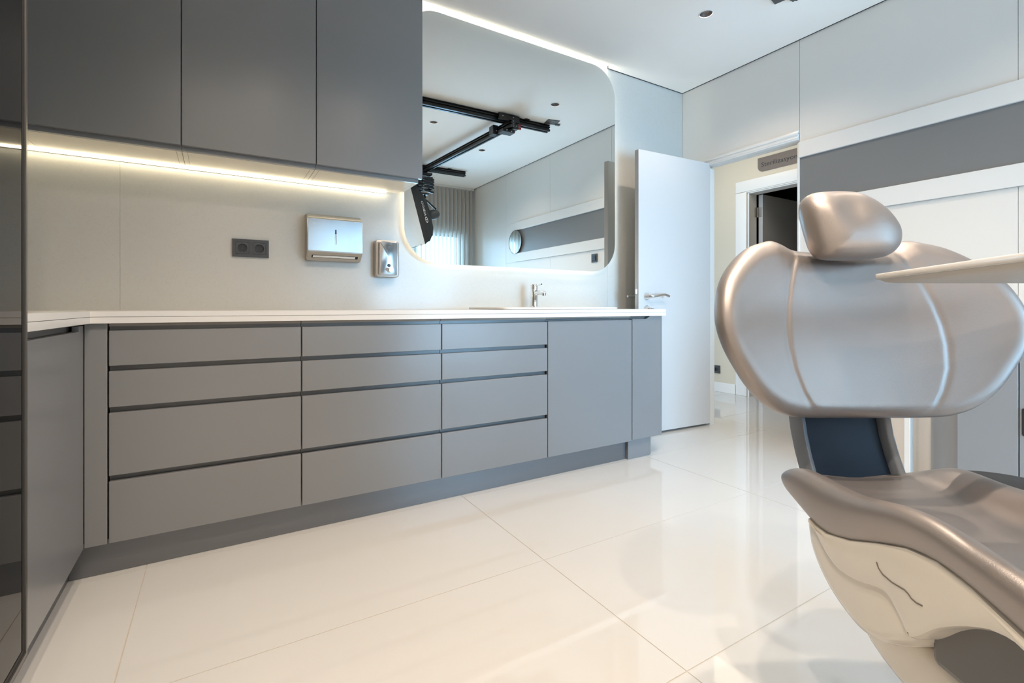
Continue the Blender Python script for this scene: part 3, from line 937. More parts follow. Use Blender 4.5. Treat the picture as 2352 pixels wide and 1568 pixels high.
# ================================================================== DOWNLIGHTS
DLAB = ['black recessed downlight in the ceiling near the open door', 'black recessed downlight beside the dark beam, left one in the mirror',
        'black recessed downlight farther from the dark beam, lowest one in the mirror', 'added unseen downlight in the ceiling above the left drawer cabinet',
        'added unseen downlight in the ceiling behind the chair foot end',
        'added unseen downlight in the ceiling near the window blind', 'added unseen downlight in the ceiling beside the glass cabinet', 'recessed downlight in the ceiling right above the dental chair']
DPOW = [18, 38, 9, 42, 40, 22, 44, 46]  # downlights labelled added are out of view, put in to light the room
for i, (x, y) in enumerate(DL):
    t = thing('downlight', DLAB[i], 'light', (x, y, ZC), 'recessed ceiling downlights')
    ob('trim_ring', lathe(B(), [(0.0365, 0.006), (0.0365, -0.0015), (0.041, -0.0025), (0.043, -0.0004), (0.0365, 0.0)], 28, Matrix.Translation((x, y, ZC))), 'white_paint', t, 40)
    ob('reflector', lathe(B(), [(0.0362, 0.0), (0.031, 0.014), (0.024, 0.030), (0.0225, 0.036)], 28, Matrix.Translation((x, y, ZC))), 'can', t, 60)
    ob('lens', lathe(B(), [(0, 0.0330), (0.0220, 0.0330), (0.0220, 0.0365), (0, 0.0365)], 20, Matrix.Translation((x, y, ZC))), 'bulb', t)
    l = lamp('downlight_beam', 'SPOT', (0, 0, 0.006), DPOW[i], WARM, (0, 0, 0), spot_size=math.radians(132 if i < 3 else 148), spot_blend=0.7 if i < 3 else 0.9, shadow_soft_size=0.020)
    l.parent = t

# ================================================================== CEILING RAILS AND SOFTBOX (seen in the mirror)
# small steel plate fixed to the ceiling
t = thing('ceiling_bracket', 'small grey plate with a screw hole on the ceiling near the dark beam end', 'bracket', (2.735, 1.58, ZC))
a = math.radians(12)


def rot2(px, py, cx, cy, an):
    return (cx + px * math.cos(an) - py * math.sin(an), cy + px * math.sin(an) + py * math.cos(an))


ob('plate', poly(B(), [rot2(px, py, 2.705, 1.555, a) for px, py in ((-0.06, -0.05), (0.06, -0.05), (0.06, 0.05), (-0.06, 0.05))], ZC - 0.006, ZC - 0.0004, 'xy', [circle(2.705, 1.555, 0.014, 14)]), 'grey_plate', t)
ob('bent_lip', bx(2.765, 2.81, 1.52, 1.545, ZC - 0.012, ZC - 0.0004), 'grey_plate', t)


def rail_profile(L, h, wd):
    """grooved aluminium beam along local x, centred"""
    hw, hh = wd / 2, h / 2
    sec = [(-hw, -hh), (-hw * 0.35, -hh), (-hw * 0.35, -hh + 0.008), (hw * 0.35, -hh + 0.008), (hw * 0.35, -hh), (hw, -hh), (hw, -hh * 0.45), (hw * 0.55, -hh * 0.35),
           (hw * 0.55, hh * 0.05), (hw, hh * 0.15), (hw, hh * 0.45), (hw * 0.6, hh * 0.5), (hw * 0.6, hh * 0.75), (hw, hh * 0.8), (hw, hh), (-hw, hh), (-hw, hh * 0.8),
           (-hw * 0.6, hh * 0.75), (-hw * 0.6, hh * 0.5), (-hw, hh * 0.45), (-hw, hh * 0.15), (-hw * 0.55, hh * 0.05), (-hw * 0.55, -hh * 0.35), (-hw, -hh * 0.45)]
    return poly(B(), sec, -L / 2, L / 2, 'yz')


def rail(name, label, p0, p1, h, wd, clips, grp='dark camera-light rails under the ceiling'):
    p0, p1 = Vector(p0), Vector(p1)
    mid = (p0 + p1) / 2
    an = math.atan2(p1.y - p0.y, p1.x - p0.x)
    t = thing(name, label, 'rail', mid, grp, an)
    ob('beam', rail_profile((p1 - p0).length, h, wd), 'black_alu', t, local=True)
    for c in clips:
        ob('ceiling_clip', bx(c - 0.022, c + 0.022, -0.055, 0.055, h / 2 - 0.012, h / 2 - 0.0005), 'black_alu', t, local=True)
    L = (p1 - p0).length / 2
    for dz in (0.02, -0.005, -0.025):
        b = B()
        bmesh.ops.create_icosphere(b, subdivisions=1, radius=0.005, matrix=Matrix.Translation((L + 0.002, 0, dz)))
        ob('end_screw', b, 'nickel', t, local=True)
    return t


rA = rail('ceiling_rail', 'black ceiling rail nearest the sink wall, carrying the cross beam', (0.30, 1.397, 2.641), (2.735, 1.455, 2.641), 0.062, 0.06, (0.95,))
rC = rail('ceiling_rail', 'black ceiling rail nearest the window blind', (0.30, -0.44, 2.641), (2.74, -0.424, 2.641), 0.062, 0.06, (0.99,))
rB = rail('cross_rail', 'black cross beam hung between the two ceiling rails', (2.106, -0.52, 2.573), (2.275, 1.56, 2.573), 0.060, 0.055, ())
# trolley joining cross beam and rail
t = thing('rail_trolley', 'black trolley with red knobs where the cross beam meets the rail', 'trolley', (2.26, 1.45, 2.60))
ob('trolley_body', bx(2.15, 2.37, 1.497, 1.515, 2.606, 2.665, 0.002, 1), 'black_alu', t)
ob('side_plate', bx(2.32, 2.37, 1.40, 1.496, 2.555, 2.608, 0.002, 1), 'black_alu', t)
ob('clamp_block', bx(2.20, 2.33, 1.41, 1.50, 2.512, 2.541, 0.003, 1), 'black_alu', t)
ob('clamp_block', bx(2.165, 2.218, 1.30, 1.38, 2.515, 2.60, 0.003, 1), 'black_alu', t)
for z in (2.60, 2.57):
    ob('red_knob', tube(B(), [(2.371, 1.48, z), (2.40, 1.485, z)], 0.011, 10), 'red', t, 50, label='red knob')
for p in ((2.19, 1.517, 2.64), (2.30, 1.517, 2.645), (2.345, 1.498, 2.58), (2.24, 1.502, 2.527), (2.29, 1.502, 2.522), (2.20, 1.382, 2.55)):
    b = B()
    bmesh.ops.create_icosphere(b, subdivisions=1, radius=0.006, matrix=Matrix.Translation(p))
    ob('bolt', b, 'chrome', t)

# pantograph arm holding the softbox
t = thing('pantograph_arm', 'black scissor arm hanging from the cross beam over the softbox', 'arm', (2.12, -0.33, 2.45))
PX, PY = 2.12, -0.30
b = bx(2.02, 2.22, PY - 0.05, PY + 0.06, 2.515, 2.541, 0.003, 1)
ob('carriage', b, 'black_alu', t)
zz = 2.500
levels = [0.030, 0.030, 0.034, 0.040, 0.054]
WB = 0.135
for k, h in enumerate(levels):
    for s in (-1, 1):
        yb = PY + 0.018 * s
        p0 = Vector((PX - s * WB, yb, zz))
        p1 = Vector((PX + s * WB, yb, zz - h))
        b = B()
        d = (p1 - p0)
        an = math.atan2(d.z, d.x)
        box(b, -d.length / 2, d.length / 2, -0.008, 0.008, -0.013, 0.013, 0.002, 1)
        bmesh.ops.rotate(b, matrix=Matrix.Rotation(-an, 3, 'Y'), verts=b.verts, cent=(0, 0, 0))
        bmesh.ops.translate(b, vec=(p0 + p1) / 2, verts=b.verts)
        ob('scissor_bar', b, 'black_alu', t)
    for x in (PX - WB, PX, PX + WB):
        b = B()
        bmesh.ops.create_icosphere(b, subdivisions=1, radius=0.007, matrix=Matrix.Translation((x, PY + 0.03, zz - h / 2 if x == PX else zz)))
        ob('rivet', b, 'nickel', t)
    zz -= h
ob('foot_plate', bx(PX - 0.06, PX + 0.06, PY - 0.03, PY + 0.04, zz - 0.035, zz - 0.016, 0.003, 1), 'black_alu', t)
ob('spigot', tube(B(), [(PX + 0.02, PY, zz - 0.034), (PX + 0.03, PY, zz - 0.075)], 0.012, 12), 'black_alu', t, 40)

# softbox
E_ = Vector((0.267, 0.0, -0.963))
SXW = 0.60
T_ = Vector((1.865, -0.03, 2.295))
EL = 0.675
V_ = Vector((0, -1, 0))
N_ = Vector((-0.963, 0, -0.267))
cen = T_ + E_ * (EL / 2) + V_ * (SXW / 2)
sb = thing('softbox', 'black studio softbox with a white diffuser hanging under the rails', 'softbox', cen)
fc = [T_, T_ + E_ * EL, T_ + E_ * EL + V_ * SXW, T_ + V_ * SXW]


def sb_ring(kx, ky, dep):
    return [cen + E_ * (sx * EL / 2 * kx) + V_ * (sy * SXW / 2 * ky) - N_ * dep for sx, sy in ((-1, -1), (1, -1), (1, 1), (-1, 1))]


ringsd = [sb_ring(1, 1, 0.0), sb_ring(0.93, 0.93, 0.075), sb_ring(0.76, 0.76, 0.15), sb_ring(0.50, 0.50, 0.215), sb_ring(0.2, 0.22, 0.26)]
b = B()
rows = [[b.verts.new(p) for p in r] for r in ringsd]
grid_faces(b, rows, True)
b.faces.new(rows[-1])
ob('fabric_shell', b, 'black_fabric', sb)
b = B()
b.faces.new([b.verts.new(p - N_ * 0.002) for p in sb_ring(0.985, 0.985, 0)])
r = bmesh.ops.extrude_face_region(b, geom=b.faces[:])
bmesh.ops.translate(b, vec=-N_ * 0.004, verts=[v for v in r['geom'] if isinstance(v, bmesh.types.BMVert)])
ob('diffuser', b, 'diffuser', sb)
b = lathe(B(), [(0, 0), (0.055, 0.0), (0.062, 0.02), (0.060, 0.08), (0.050, 0.115), (0.028, 0.138), (0, 0.145)], 20, axis_mtx(cen - N_ * 0.262, -N_))
fh = ob('flash_head', b, 'anthracite', sb, 40)
hp = cen - N_ * 0.36
ob('mount_stem', tube(B(), [hp + Vector((0, 0, 0.06)), Vector((PX + 0.03, PY, zz - 0.087))], 0.011, 10), 'black_alu', sb, 40)
# white brand print on the side panel that faces the sink wall
p0, p1, q0, q1 = ringsd[1][0], ringsd[1][1], ringsd[3][0], ringsd[3][1]
ct_ = (ringsd[1][0] + ringsd[1][1] + ringsd[2][0] + ringsd[2][1]) / 4
xd = -E_
yd = ((ringsd[2][0] + ringsd[2][1]) / 2 - (ringsd[1][0] + ringsd[1][1]) / 2).normalized()
nrm = xd.cross(yd).normalized()
if nrm.y < 0:
    nrm = -nrm
LOGO_UP = yd
o0 = ct_ - xd * 0.02 + nrm * 0.0015 - LOGO_UP * 0.022
ob('brand_print', put_text('AIBICO', 0.060, o0, xd, LOGO_UP, 0.175, 0.0004), 'print_white', sb)
b = B()
c0 = ct_ - xd * 0.065 + nrm * 0.0015
rows = []
for rr in (1.0, 0.74):
    rows.append([b.verts.new(c0 + xd * (0.036 * rr * math.cos(2 * PI * k / 24)) + LOGO_UP * (0.026 * rr * math.sin(2 * PI * k / 24))) for k in range(24)])
grid_faces(b, rows, True)
sl = [(-0.006, -0.018), (0.002, -0.018), (0.008, 0.018), (0.0, 0.018)]
b.faces.new([b.verts.new(c0 + xd * x + LOGO_UP * y) for x, y in sl])
ob('brand_emblem', b, 'print_white', sb)

# ================================================================== VERTICAL BLIND
bl = thing('vertical_blind', 'beige vertical blind with daylight behind it, seen in the mirror', 'blind', (1.9, YW + 0.09, ZC))
ob('head_rail', bx(0.30, XB - 0.02, YW + 0.065, YW + 0.115, ZC - 0.03, ZC - 0.0005), 'white_paint', bl)
bm = B()
hw = 0.0445
rows = []
for i in range(5):
    f = -1 + i / 2
    rows.append([bm.verts.new((f * hw, 0.006 * (1 - f * f), 0.02)), bm.verts.new((f * hw, 0.006 * (1 - f * f), ZC - 0.032))])
grid_faces(bm, rows)
first = ob('slat', bm, 'blind', bl, 60, local=True)
x = 0.34
while x < XB - 0.05:
    c = first if x < 0.35 else first.copy()
    if c is not first:
        COL.objects.link(c)
    c.location = (x - 1.9, 0, -ZC)
    # turned shut on the left, open towards the door on the right
    c.rotation_euler.z = math.radians(20 if x < 1.85 else 90) + random.uniform(-0.05, 0.05)
    x += 0.0635

# round mirror set in the end of the grey stripe
t = thing('round_mirror', 'small round mirror at the end of the grey wall stripe', 'mirror', (XB, -0.005, 1.748))
ob('mirror_glass', lathe(B(), [(0, 0.021), (0.146, 0.021), (0.146, 0.018), (0, 0.018)], 40, axis_mtx((XB, -0.005, 1.748), (-1, 0, 0))), 'mirror', t)
ob('rim', lathe(B(), [(0.1465, 0.017), (0.152, 0.017), (0.152, 0.024), (0.1465, 0.024), (0.1465, 0.017)], 40, axis_mtx((XB, -0.005, 1.748), (-1, 0, 0))), 'alu', t)

# ================================================================== CABINET ALONG THE RIGHT WALL
RX = 2.85
t = thing('side_cabinet', 'grey cabinet along the right wall behind the dental chair', 'cabinet', (RX, 0.3, 0))
ob('carcass', bx(RX + 0.02, XB - 0.003, -1.0, 0.835, 0.08, 0.845), 'right_cab', t)
ob('worktop', bx(RX - 0.01, XB - 0.003, -1.0, 0.99, 0.846, 0.876, 0.004), 'counter', t)
pts = [(XB - 0.003, 0.8365), (RX + 0.035, 0.8365)] + [(RX + 0.035 + 0.14 - 0.14 * math.cos(a), 0.840 + 0.14 * math.sin(a)) for a in [i * PI / 20 for i in range(11)]] + [(XB - 0.003, 0.98)]
ob('rounded_end', poly(B(), pts, 0.0, 0.845, 'xy'), 'right_cab', t, 30)
for y0, y1 in ((0.639, 0.8355), (0.03, 0.637), (-0.58, 0.028)):
    dr = ob('door', bx(RX, RX + 0.019, y0 + 0.001, y1 - 0.001, 0.09, 0.84, 0.001, 1), 'right_cab', t)
    if y0 < 0.5:
        ob('handle_recess', poly(B(), rrect(y1 - 0.03, y1 - 0.008, 0.385, 0.50, 0.008, 4), RX - 0.003, RX + 0.001, 'yz'), 'anthracite_dark', dr)
ob('plinth', bx(RX + 0.04, XB - 0.003, -1.0, 0.834, 0.0, 0.079), 'right_cab', t)
t = thing('corner_post', 'thin pale upright post beside the cabinet on the right wall', 'post', (RX + 0.10, 1.035, 0))
ob('post', bx(RX + 0.03, RX + 0.07, 1.020, 1.045, 0.0, 0.846, 0.002, 1), 'white_paint', t)

# ================================================================== DENTAL CHAIR
# local frame: x = across (camera right), y = away from the camera; origin on the floor
R0, W0 = 0.728, 0.80
ROTZ = math.atan2(-C_, S_)


def cam_world(r_, w_, z):
    return (r_ * S_ + w_ * C_, -r_ * C_ + w_ * S_, z)


ch = thing('dental_chair', 'taupe dental treatment chair with winged backrest and cream shell', 'dental chair', cam_world(R0, W0, 0), None, ROTZ)
HALF = [(0.0, 1.041), (0.035, 1.041), (0.07, 1.043), (0.104, 1.0475), (0.130, 1.060), (0.152, 1.0665), (0.177, 1.061), (0.210, 1.0495), (0.245, 1.026), (0.275, 0.996),
        (0.294, 0.968), (0.306, 0.936), (0.3115, 0.906), (0.311, 0.878), (0.304, 0.849), (0.292, 0.821), (0.275, 0.792), (0.254, 0.760), (0.230, 0.733),
        (0.203, 0.7125), (0.176, 0.700), (0.146, 0.693), (0.09, 0.689), (0.04, 0.6875), (0.0, 0.687)]


def catmull(pts, n, closed=False):
    out = []
    N = len(pts)
    for i in range(N if closed else N - 1):
        g = (lambda j: pts[j % N]) if closed else (lambda j: pts[min(max(j, 0), N - 1)])
        p0, p1, p2, p3 = g(i - 1), g(i), g(i + 1), g(i + 2)
        for k in range(n):
            t_ = k / n
            out.append(tuple(0.5 * (2 * b_ + (c_ - a_) * t_ + (2 * a_ - 5 * b_ + 4 * c_ - d_) * t_ ** 2 + (3 * b_ - a_ - 3 * c_ + d_) * t_ ** 3)
                             for a_, b_, c_, d_ in zip(p0, p1, p2, p3)))
    if not closed:
        out.append(tuple(pts[-1]))
    return out


full = HALF + [(-u, z) for u, z in HALF[-2:0:-1]]
outl = catmull(full, 6, True)
SEAM = [(0.085, 1.08), (0.105, 1.043), (0.122, 1.008), (0.1375, 0.967), (0.150, 0.924), (0.1575, 0.880), (0.159, 0.84), (0.154, 0.795), (0.139, 0.75), (0.118, 0.712), (0.10, 0.68)]


def seam_u(z):
    for (u0, z0), (u1, z1) in zip(SEAM[:-1], SEAM[1:]):
        if z1 <= z <= z0:
            return u0 + (u1 - u0) * (z - z0) / (z1 - z0)
    return SEAM[0][0] if z > SEAM[0][1] else SEAM[-1][0]


def back_w(u, z):
    return 1.036 + 0.23 * (z - 0.92) - 0.82 * u * u - W0


def sst(x):
    x = min(1, max(0, x))
    return x * x * (3 - 2 * x)


RIM = 0.036
TH = 0.080
cu_, cz_ = 0.0, 0.868
NR = 84
ss = [0.0] + [1 - (1 - i / NR) ** 1.35 for i in range(1, NR + 1)]
polyd = [Vector((u, z)) for u, z in outl]


PA = np.array([(p.x, p.y) for p in polyd])
PB = np.roll(PA, -1, axis=0)
PAB = PB - PA
PL2 = np.maximum((PAB ** 2).sum(1), 1e-12)


def edge_dist(p):
    q = np.array((p.x, p.y))
    t_ = np.clip(((q - PA) * PAB).sum(1) / PL2, 0, 1)
    return float(np.sqrt(((q - PA - PAB * t_[:, None]) ** 2).sum(1).min()))


b = B()
frows, brows = [], []
for s in ss[1:]:
    fr, br = [], []
    for p in polyd:
        q = Vector((cu_ + (p.x - cu_) * s, cz_ + (p.y - cz_) * s))
        d = edge_dist(q) if s < 1 else 0.0
        k_ = min(1.0, d / RIM)
        roll = RIM * (1 - math.sqrt(max(0, 1 - (1 - k_) ** 2)))
        sd_ = seam_u(q.y) - abs(q.x)
        bulge = 0.0024 * sst((sd_ + 0.002) / 0.008) - 0.0012 * math.exp(-((sd_ + 0.004) / 0.006) ** 2)
        bulge *= min(1.0, d / 0.03)
        puff = 0.010 * sst(d / 0.12)
        wv = back_w(q.x, q.y)
        fr.append(b.verts.new((q.x, wv + roll - bulge - puff * 0.5, q.y)))
        if s < 1:
            kb = min(1.0, d / (TH - RIM))
            rb = (TH - RIM) * (1 - math.sqrt(max(0, 1 - (1 - kb) ** 2)))
            br.append(b.verts.new((q.x, wv + TH - rb, q.y)))
    frows.append(fr)
    if br:
        brows.append(br)
grid_faces(b, frows, True)
grid_faces(b, brows + [frows[-1]], True)
for rws, off in ((frows, -0.011 - 0.005), (brows, TH)):
    n_ = len(rws[0])
    c_v = b.verts.new(sum((v.co for v in rws[0]), Vector()) / n_)
    for k in range(n_):
        b.faces.new((c_v, rws[0][k], rws[0][(k + 1) % n_]))
ob('backrest', b, 'leather', ch, 60, local=True)

# headrest
HW = 1.035
HP = [(1875.5, 441), (1908, 437.5), (1943, 437), (1971.5, 441), (2004, 457), (2032.7, 482), (2051, 510), (2058, 535), (2052, 563.5), (2032.7, 584), (2004, 594), (1955, 599),
      (1915, 599.5), (1881.6, 598), (1867, 590), (1857, 571.6), (1849, 531), (1844, 490), (1847, 465.5), (1857, 451)]
hp2 = [((x - 1176) / F_PX * HW - R0, CAM_H + (704.1 - y) / F_PX * HW) for x, y in HP]
hc = (sum(p[0] for p in hp2) / len(hp2), sum(p[1] for p in hp2) / len(hp2))
hp3 = catmull(hp2, 4, True)
b = B()
NR2 = 18
rf, rb_ = [], []
for i in range(1, NR2 + 1):
    s = math.sin(PI / 2 * i / NR2)
    e = math.sqrt(max(0, 1 - s ** 2.6))
    fr, br = [], []
    for (u, z) in hp3:
        x_, z_ = hc[0] + (u - hc[0]) * s, hc[1] + (z - hc[1]) * s
        dent = 0.010 * math.exp(-(((x_ - hc[0] + 0.012) / 0.032) ** 2 + ((z_ - hc[1] - 0.035) / 0.035) ** 2))
        tiltz = 0.18 * (z_ - hc[1])
        fr.append(b.verts.new((x_, HW - W0 - 0.055 * e + dent * e + tiltz, z_)))
        if i < NR2:
            br.append(b.verts.new((x_, HW - W0 + 0.050 * e + tiltz, z_)))
    rf.append(fr)
    if br:
        rb_.append(br)
grid_faces(b, rf, True)
grid_faces(b, rb_ + [rf[-1]], True)
for rws, dy in ((rf, -0.052), (rb_, 0.050)):
    cv = b.verts.new(sum((v.co for v in rws[0]), Vector()) / len(rws[0]))
    for k in range(len(hp3)):
        b.faces.new((cv, rws[0][k], rws[0][(k + 1) % len(hp3)]))
ob('headrest', b, 'leather', ch, 80, local=True)
ob('headrest_post', tube(B(), [(-0.01, 0.33, 0.93), (-0.01, 0.315, 1.02), (-0.01, 0.285, 1.09)], 0.014, 12), 'nickel', ch, 50, local=True)

# seat cushion: lofted U section
ST = [(1.032, 0.540, 0.568, 0.560, 0.152), (1.018, 0.530, 0.578, 0.565, 0.170), (0.990, 0.526, 0.594, 0.567, 0.176), (0.960, 0.515, 0.605, 0.567, 0.177), (0.930, 0.505, 0.607, 0.567, 0.177), (0.900, 0.496, 0.607, 0.566, 0.176),
      (0.860, 0.500, 0.606, 0.566, 0.175), (0.800, 0.522, 0.611, 0.566, 0.174), (0.752, 0.543, 0.624, 0.567, 0.174), (0.700, 0.563, 0.635, 0.580, 0.174), (0.650, 0.570, 0.635, 0.585, 0.174),
      (0.600, 0.563, 0.626, 0.581, 0.174), (0.530, 0.542, 0.621, 0.568, 0.174), (0.42, 0.502, 0.590, 0.534, 0.172), (0.28, 0.452, 0.538, 0.484, 0.168), (0.10, 0.392, 0.482, 0.434, 0.162),
      (-0.06, 0.350, 0.432, 0.392, 0.156), (-0.12, 0.350, 0.415, 0.388, 0.148), (-0.14, 0.365, 0.398, 0.384, 0.125)]
b = B()
rows = []
for (wv, zl, zc_, zi, bb) in ST:
    hgt = zc_ - zl
    half = [(-bb + 0.050, zl), (-bb + 0.024, zl + 0.001), (-bb + 0.010, zl + hgt * 0.26), (-bb + 0.002, zl + hgt * 0.62), (-bb + 0.004, zc_ - hgt * 0.14), (-bb + 0.020, zc_),
            (-bb + 0.050, zc_ - (zc_ - zi) * 0.25), (-bb + 0.078, zi + (zc_ - zi) * 0.15), (-bb + 0.110, zi), (-0.03, zi - 0.003)]
    sec = half + [(-x_, z_) for x_, z_ in half[::-1]]
    rows.append([b.verts.new((x_, wv - W0, z_)) for x_, z_ in sec])
grid_faces(b, rows, True)
b.faces.new(rows[0])
b.faces.new(rows[-1][::-1])
ob('seat_cushion', b, 'leather', ch, 80, local=True, sub=2)

# shell under the seat: rear cover and side covers
def side_shell(prof, half_w, rnd):
    """side profile (w, z) swept across the seat with rounded flanks"""
    P = [Vector((a_, c_)) for a_, c_ in prof]
    n_ = len(P)
    nrm_ = []
    area = sum(P[i].x * P[(i + 1) % n_].y - P[(i + 1) % n_].x * P[i].y for i in range(n_))
    sg_ = 1 if area > 0 else -1
    for i in range(n_):
        d_ = (P[(i + 1) % n_] - P[i - 1]).normalized()
        nrm_.append(Vector((-d_.y, d_.x)) * sg_)
    bm = B()
    rws = []
    lay_ = [(-half_w, rnd), (-half_w + rnd * 0.29, rnd * 0.29), (-half_w + rnd, 0.0), (half_w - rnd, 0.0), (half_w - rnd * 0.29, rnd * 0.29), (half_w, rnd)]
    for u, ins in lay_:
        rws.append([bm.verts.new((u, (p + q * ins).x - W0, (p + q * ins).y)) for p, q in zip(P, nrm_)])
    grid_faces(bm, rws, True)
    bmesh.ops.triangle_fill(bm, use_beauty=True, edges=list({e for f in bm.faces for e in f.edges if len(e.link_faces) == 1 and e.verts[0] in rws[0] and e.verts[1] in rws[0]}))
    bmesh.ops.triangle_fill(bm, use_beauty=True, edges=list({e for f in bm.faces for e in f.edges if len(e.link_faces) == 1 and e.verts[0] in rws[-1] and e.verts[1] in rws[-1]}))
    return bm


rear_prof = catmull([(0.920, 0.525), (0.940, 0.518), (0.949, 0.5035), (0.940, 0.4627), (0.917, 0.432), (0.8855, 0.408), (0.846, 0.391), (0.806, 0.383), (0.773, 0.388), (0.735, 0.406), (0.695, 0.440),
                     (0.70, 0.50)], 3) + [(0.72, 0.54), (0.80, 0.525), (0.88, 0.515)]
ob('rear_cover', side_shell(rear_prof, 0.156, 0.018), 'shell', ch, 50, local=True)
side_prof = catmull([(0.927, 0.518), (0.934, 0.511), (0.909, 0.4946), (0.8777, 0.4715), (0.8435, 0.461), (0.798, 0.467), (0.7547, 0.481), (0.736, 0.482), (0.719, 0.469), (0.702, 0.450), (0.692, 0.446),
                     (0.674, 0.461), (0.651, 0.485), (0.6237, 0.5065), (0.5945, 0.5248), (0.567, 0.536), (0.531, 0.5330), (0.42, 0.480), (0.28, 0.430), (0.12, 0.375)], 3) + \
    [(0.12, 0.400), (0.28, 0.460), (0.42, 0.508), (0.53, 0.550), (0.60, 0.574), (0.65, 0.581), (0.70, 0.574), (0.76, 0.552), (0.82, 0.527), (0.88, 0.511), (0.91, 0.512)]
ob('side_cover', side_shell(side_prof, 0.162, 0.009), 'shell', ch, 40, local=True)
for sgn in (-1, 1):
    gp = [(2013.5, 1290), (2018, 1304), (2028, 1319), (2048.6, 1337), (2077.6, 1354), (2087, 1364), (2094, 1374.6), (2105, 1384), (2119, 1391)]
    pts = []
    for x_, y_ in gp:
        t_ = (x_ - 1176) / F_PX
        w_ = (R0 - 0.162) / t_
        pts.append((sgn * 0.1622, w_ - W0, CAM_H + (704.1 - y_) / F_PX * w_))
    ob('panel_gap', tube(B(), pts, 0.0011, 6), 'shell_gap', ch, local=True)
# lifting arm and base
arm_prof = [(0.870, 0.36), (0.84, 0.402), (0.70, 0.404), (0.45, 0.395), (0.25, 0.37), (0.22, 0.30), (0.5, 0.295), (0.70, 0.305), (0.82, 0.325)]
ob('lifting_arm', side_shell(catmull(arm_prof, 3, True), 0.108, 0.015), 'shell', ch, 50, local=True)
ob('arm_top_shade', bx(-0.088, 0.088, 0.25 - W0, 0.80 - W0, 0.38, 0.4075, 0.004), 'chair_dark', ch, local=True)  # dark slab paints the shade on top of the arm
ob('inner_shade_body', bx(-0.125, 0.125, 0.40 - W0, 0.70 - W0, 0.4085, 0.53, 0.01), 'chair_dark', ch, local=True)  # dark body added for the shadow between arm and seat shell
b = poly(B(), rrect(-0.115, 0.115, 0.28 - W0, 0.62 - W0, 0.06, 6), 0.036, 0.305, 'xy')
ob('pedestal', b, 'shell', ch, 40, local=True)
b = poly(B(), rrect(-0.24, 0.24, 0.05 - W0, 0.93 - W0, 0.10, 8), 0.0, 0.035, 'xy', bev=0.006)
ob('base_plate', b, 'chair_dark', ch, 40, local=True)
# bracket carrying the backrest
path = [(0.72, 1.085), (0.68, 1.078), (0.64, 1.068), (0.60, 1.052), (0.565, 1.034), (0.535, 1.012), (0.505, 0.985), (0.475, 0.955)]
b = B()
rows = []
for z_, w_ in path:
    rows.append([b.verts.new((u, w_ + dy - W0, z_)) for u, dy in ((-0.080, 0.002), (0.080, 0.002), (0.080, 0.02), (-0.080, 0.02))])
grid_faces(b, rows, True)
b.faces.new(rows[0])
b.faces.new(rows[-1][::-1])
ob('back_bracket', b, 'bracket', ch, 50, local=True)
for sgn in (-1, 1):
    b = B()
    rows = []
    for z_, w_ in path:
        rows.append([b.verts.new((sgn * u, w_ + dy - W0, z_)) for u, dy in ((0.0805, 0.004), (0.086, -0.014), (0.096, -0.020), (0.103, -0.012), (0.104, 0.018), (0.0805, 0.02))])
    grid_faces(b, rows, True)
    b.faces.new(rows[0])
    b.faces.new(rows[-1][::-1])
    ob('bracket_edge', b, 'bracket_edge', ch, 60, local=True)

# ================================================================== INSTRUMENT TRAY on its own stand
def lp(r_, w_):
    return (r_ - R0, w_ - W0)


tr = thing('instrument_tray', 'ivory instrument tray reaching in front of the backrest', 'tray', cam_world(R0, W0, 0), None, ROTZ)


def tray_outline(d):
    # corners: far-left tip, near-left, near-right, far-right
    A_, B_, C2, D_ = (0.672 + d, 0.905 - d), (0.528 + d, 0.41 + d), (0.80 - d, 0.38 + d), (1.00 - d, 0.905 - d)
    P = [Vector(A_), Vector(B_), Vector(C2), Vector(D_)]
    out = []
    for i in range(4):
        p, a_, c_ = P[i], P[i - 1], P[(i + 1) % 4]
        r_ = 0.018
        d0, d1_ = (a_ - p).normalized() * r_, (c_ - p).normalized() * r_
        for k in range(6):
            t_ = k / 5
            q = (p + d0) * (1 - t_) ** 2 + p * 2 * t_ * (1 - t_) + (p + d1_) * t_ ** 2
            out.append(lp(q.x, q.y))
    return out


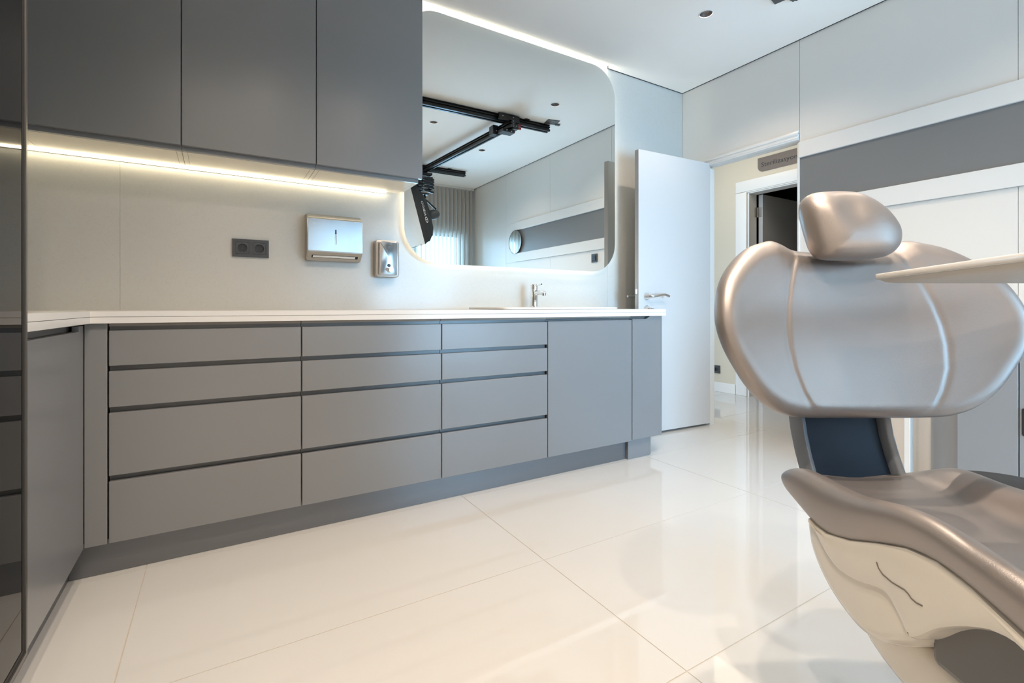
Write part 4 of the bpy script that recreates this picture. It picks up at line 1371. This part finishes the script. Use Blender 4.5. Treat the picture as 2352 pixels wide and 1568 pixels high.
b = poly(B(), tray_outline(0.0), 0.9700, 0.9800, 'xy', bev=0.002)
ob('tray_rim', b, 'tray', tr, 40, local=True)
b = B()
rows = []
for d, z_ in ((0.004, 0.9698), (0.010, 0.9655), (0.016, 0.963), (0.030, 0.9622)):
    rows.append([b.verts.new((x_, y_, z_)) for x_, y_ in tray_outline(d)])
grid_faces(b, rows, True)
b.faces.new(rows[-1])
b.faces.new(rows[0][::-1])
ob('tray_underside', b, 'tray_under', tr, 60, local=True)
x_, y_ = lp(0.84, 0.62)
ob('stand_arm', tube(B(), [(x_ - 0.08, y_, 0.945), (x_ + 0.20, y_, 0.940), (x_ + 0.42, y_, 0.92), (x_ + 0.44, y_, 0.86), (x_ + 0.44, y_, 0.05)], 0.018, 14), 'tray', tr, 50, local=True)
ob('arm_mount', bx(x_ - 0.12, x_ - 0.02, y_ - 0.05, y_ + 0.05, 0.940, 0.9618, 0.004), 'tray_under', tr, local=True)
ob('stand_foot', lathe(B(), [(0, 0.0), (0.19, 0.0), (0.19, 0.02), (0.17, 0.03), (0.03, 0.05), (0, 0.05)], 32, Matrix.Translation((x_ + 0.44, y_, 0))), 'tray', tr, 40, local=True)

# ================================================================== STOOL (black top just showing behind the seat)
sx, sy, _ = cam_world(1.235, 1.20, 0)
st = thing('stool', 'black round stool just showing behind the chair seat', 'stool', (sx, sy, 0))
ob('seat', lathe(B(), [(0, 0.399), (0.13, 0.399), (0.16, 0.41), (0.168, 0.435), (0.16, 0.460), (0.13, 0.472), (0, 0.475)], 32, Matrix.Translation((sx, sy, 0))), 'black_cush', st, 60)
ob('gas_column', tube(B(), [(sx, sy, 0.09), (sx, sy, 0.398)], 0.022, 16), 'chrome', st, 50)
b = lathe(B(), [(0, 0.06), (0.035, 0.06), (0.035, 0.0895), (0, 0.0895)], 16, Matrix.Translation((sx, sy, 0)))
ob('hub', b, 'chrome', st, 40)
for k in range(5):
    a = 2 * PI * k / 5 + 0.3
    ob('leg', tube(B(), [(sx + 0.034 * math.cos(a), sy + 0.034 * math.sin(a), 0.075), (sx + 0.19 * math.cos(a), sy + 0.19 * math.sin(a), 0.062)], [0.014, 0.010], 10), 'chrome', st, 50)
    ob('caster', lathe(B(), [(0, -0.01), (0.022, -0.01), (0.025, -0.005), (0.025, 0.005), (0.022, 0.01), (0, 0.01)], 16,
                       axis_mtx((sx + 0.19 * math.cos(a), sy + 0.19 * math.sin(a), 0.0255), (-math.sin(a), math.cos(a), 0))), 'black', st, 40)
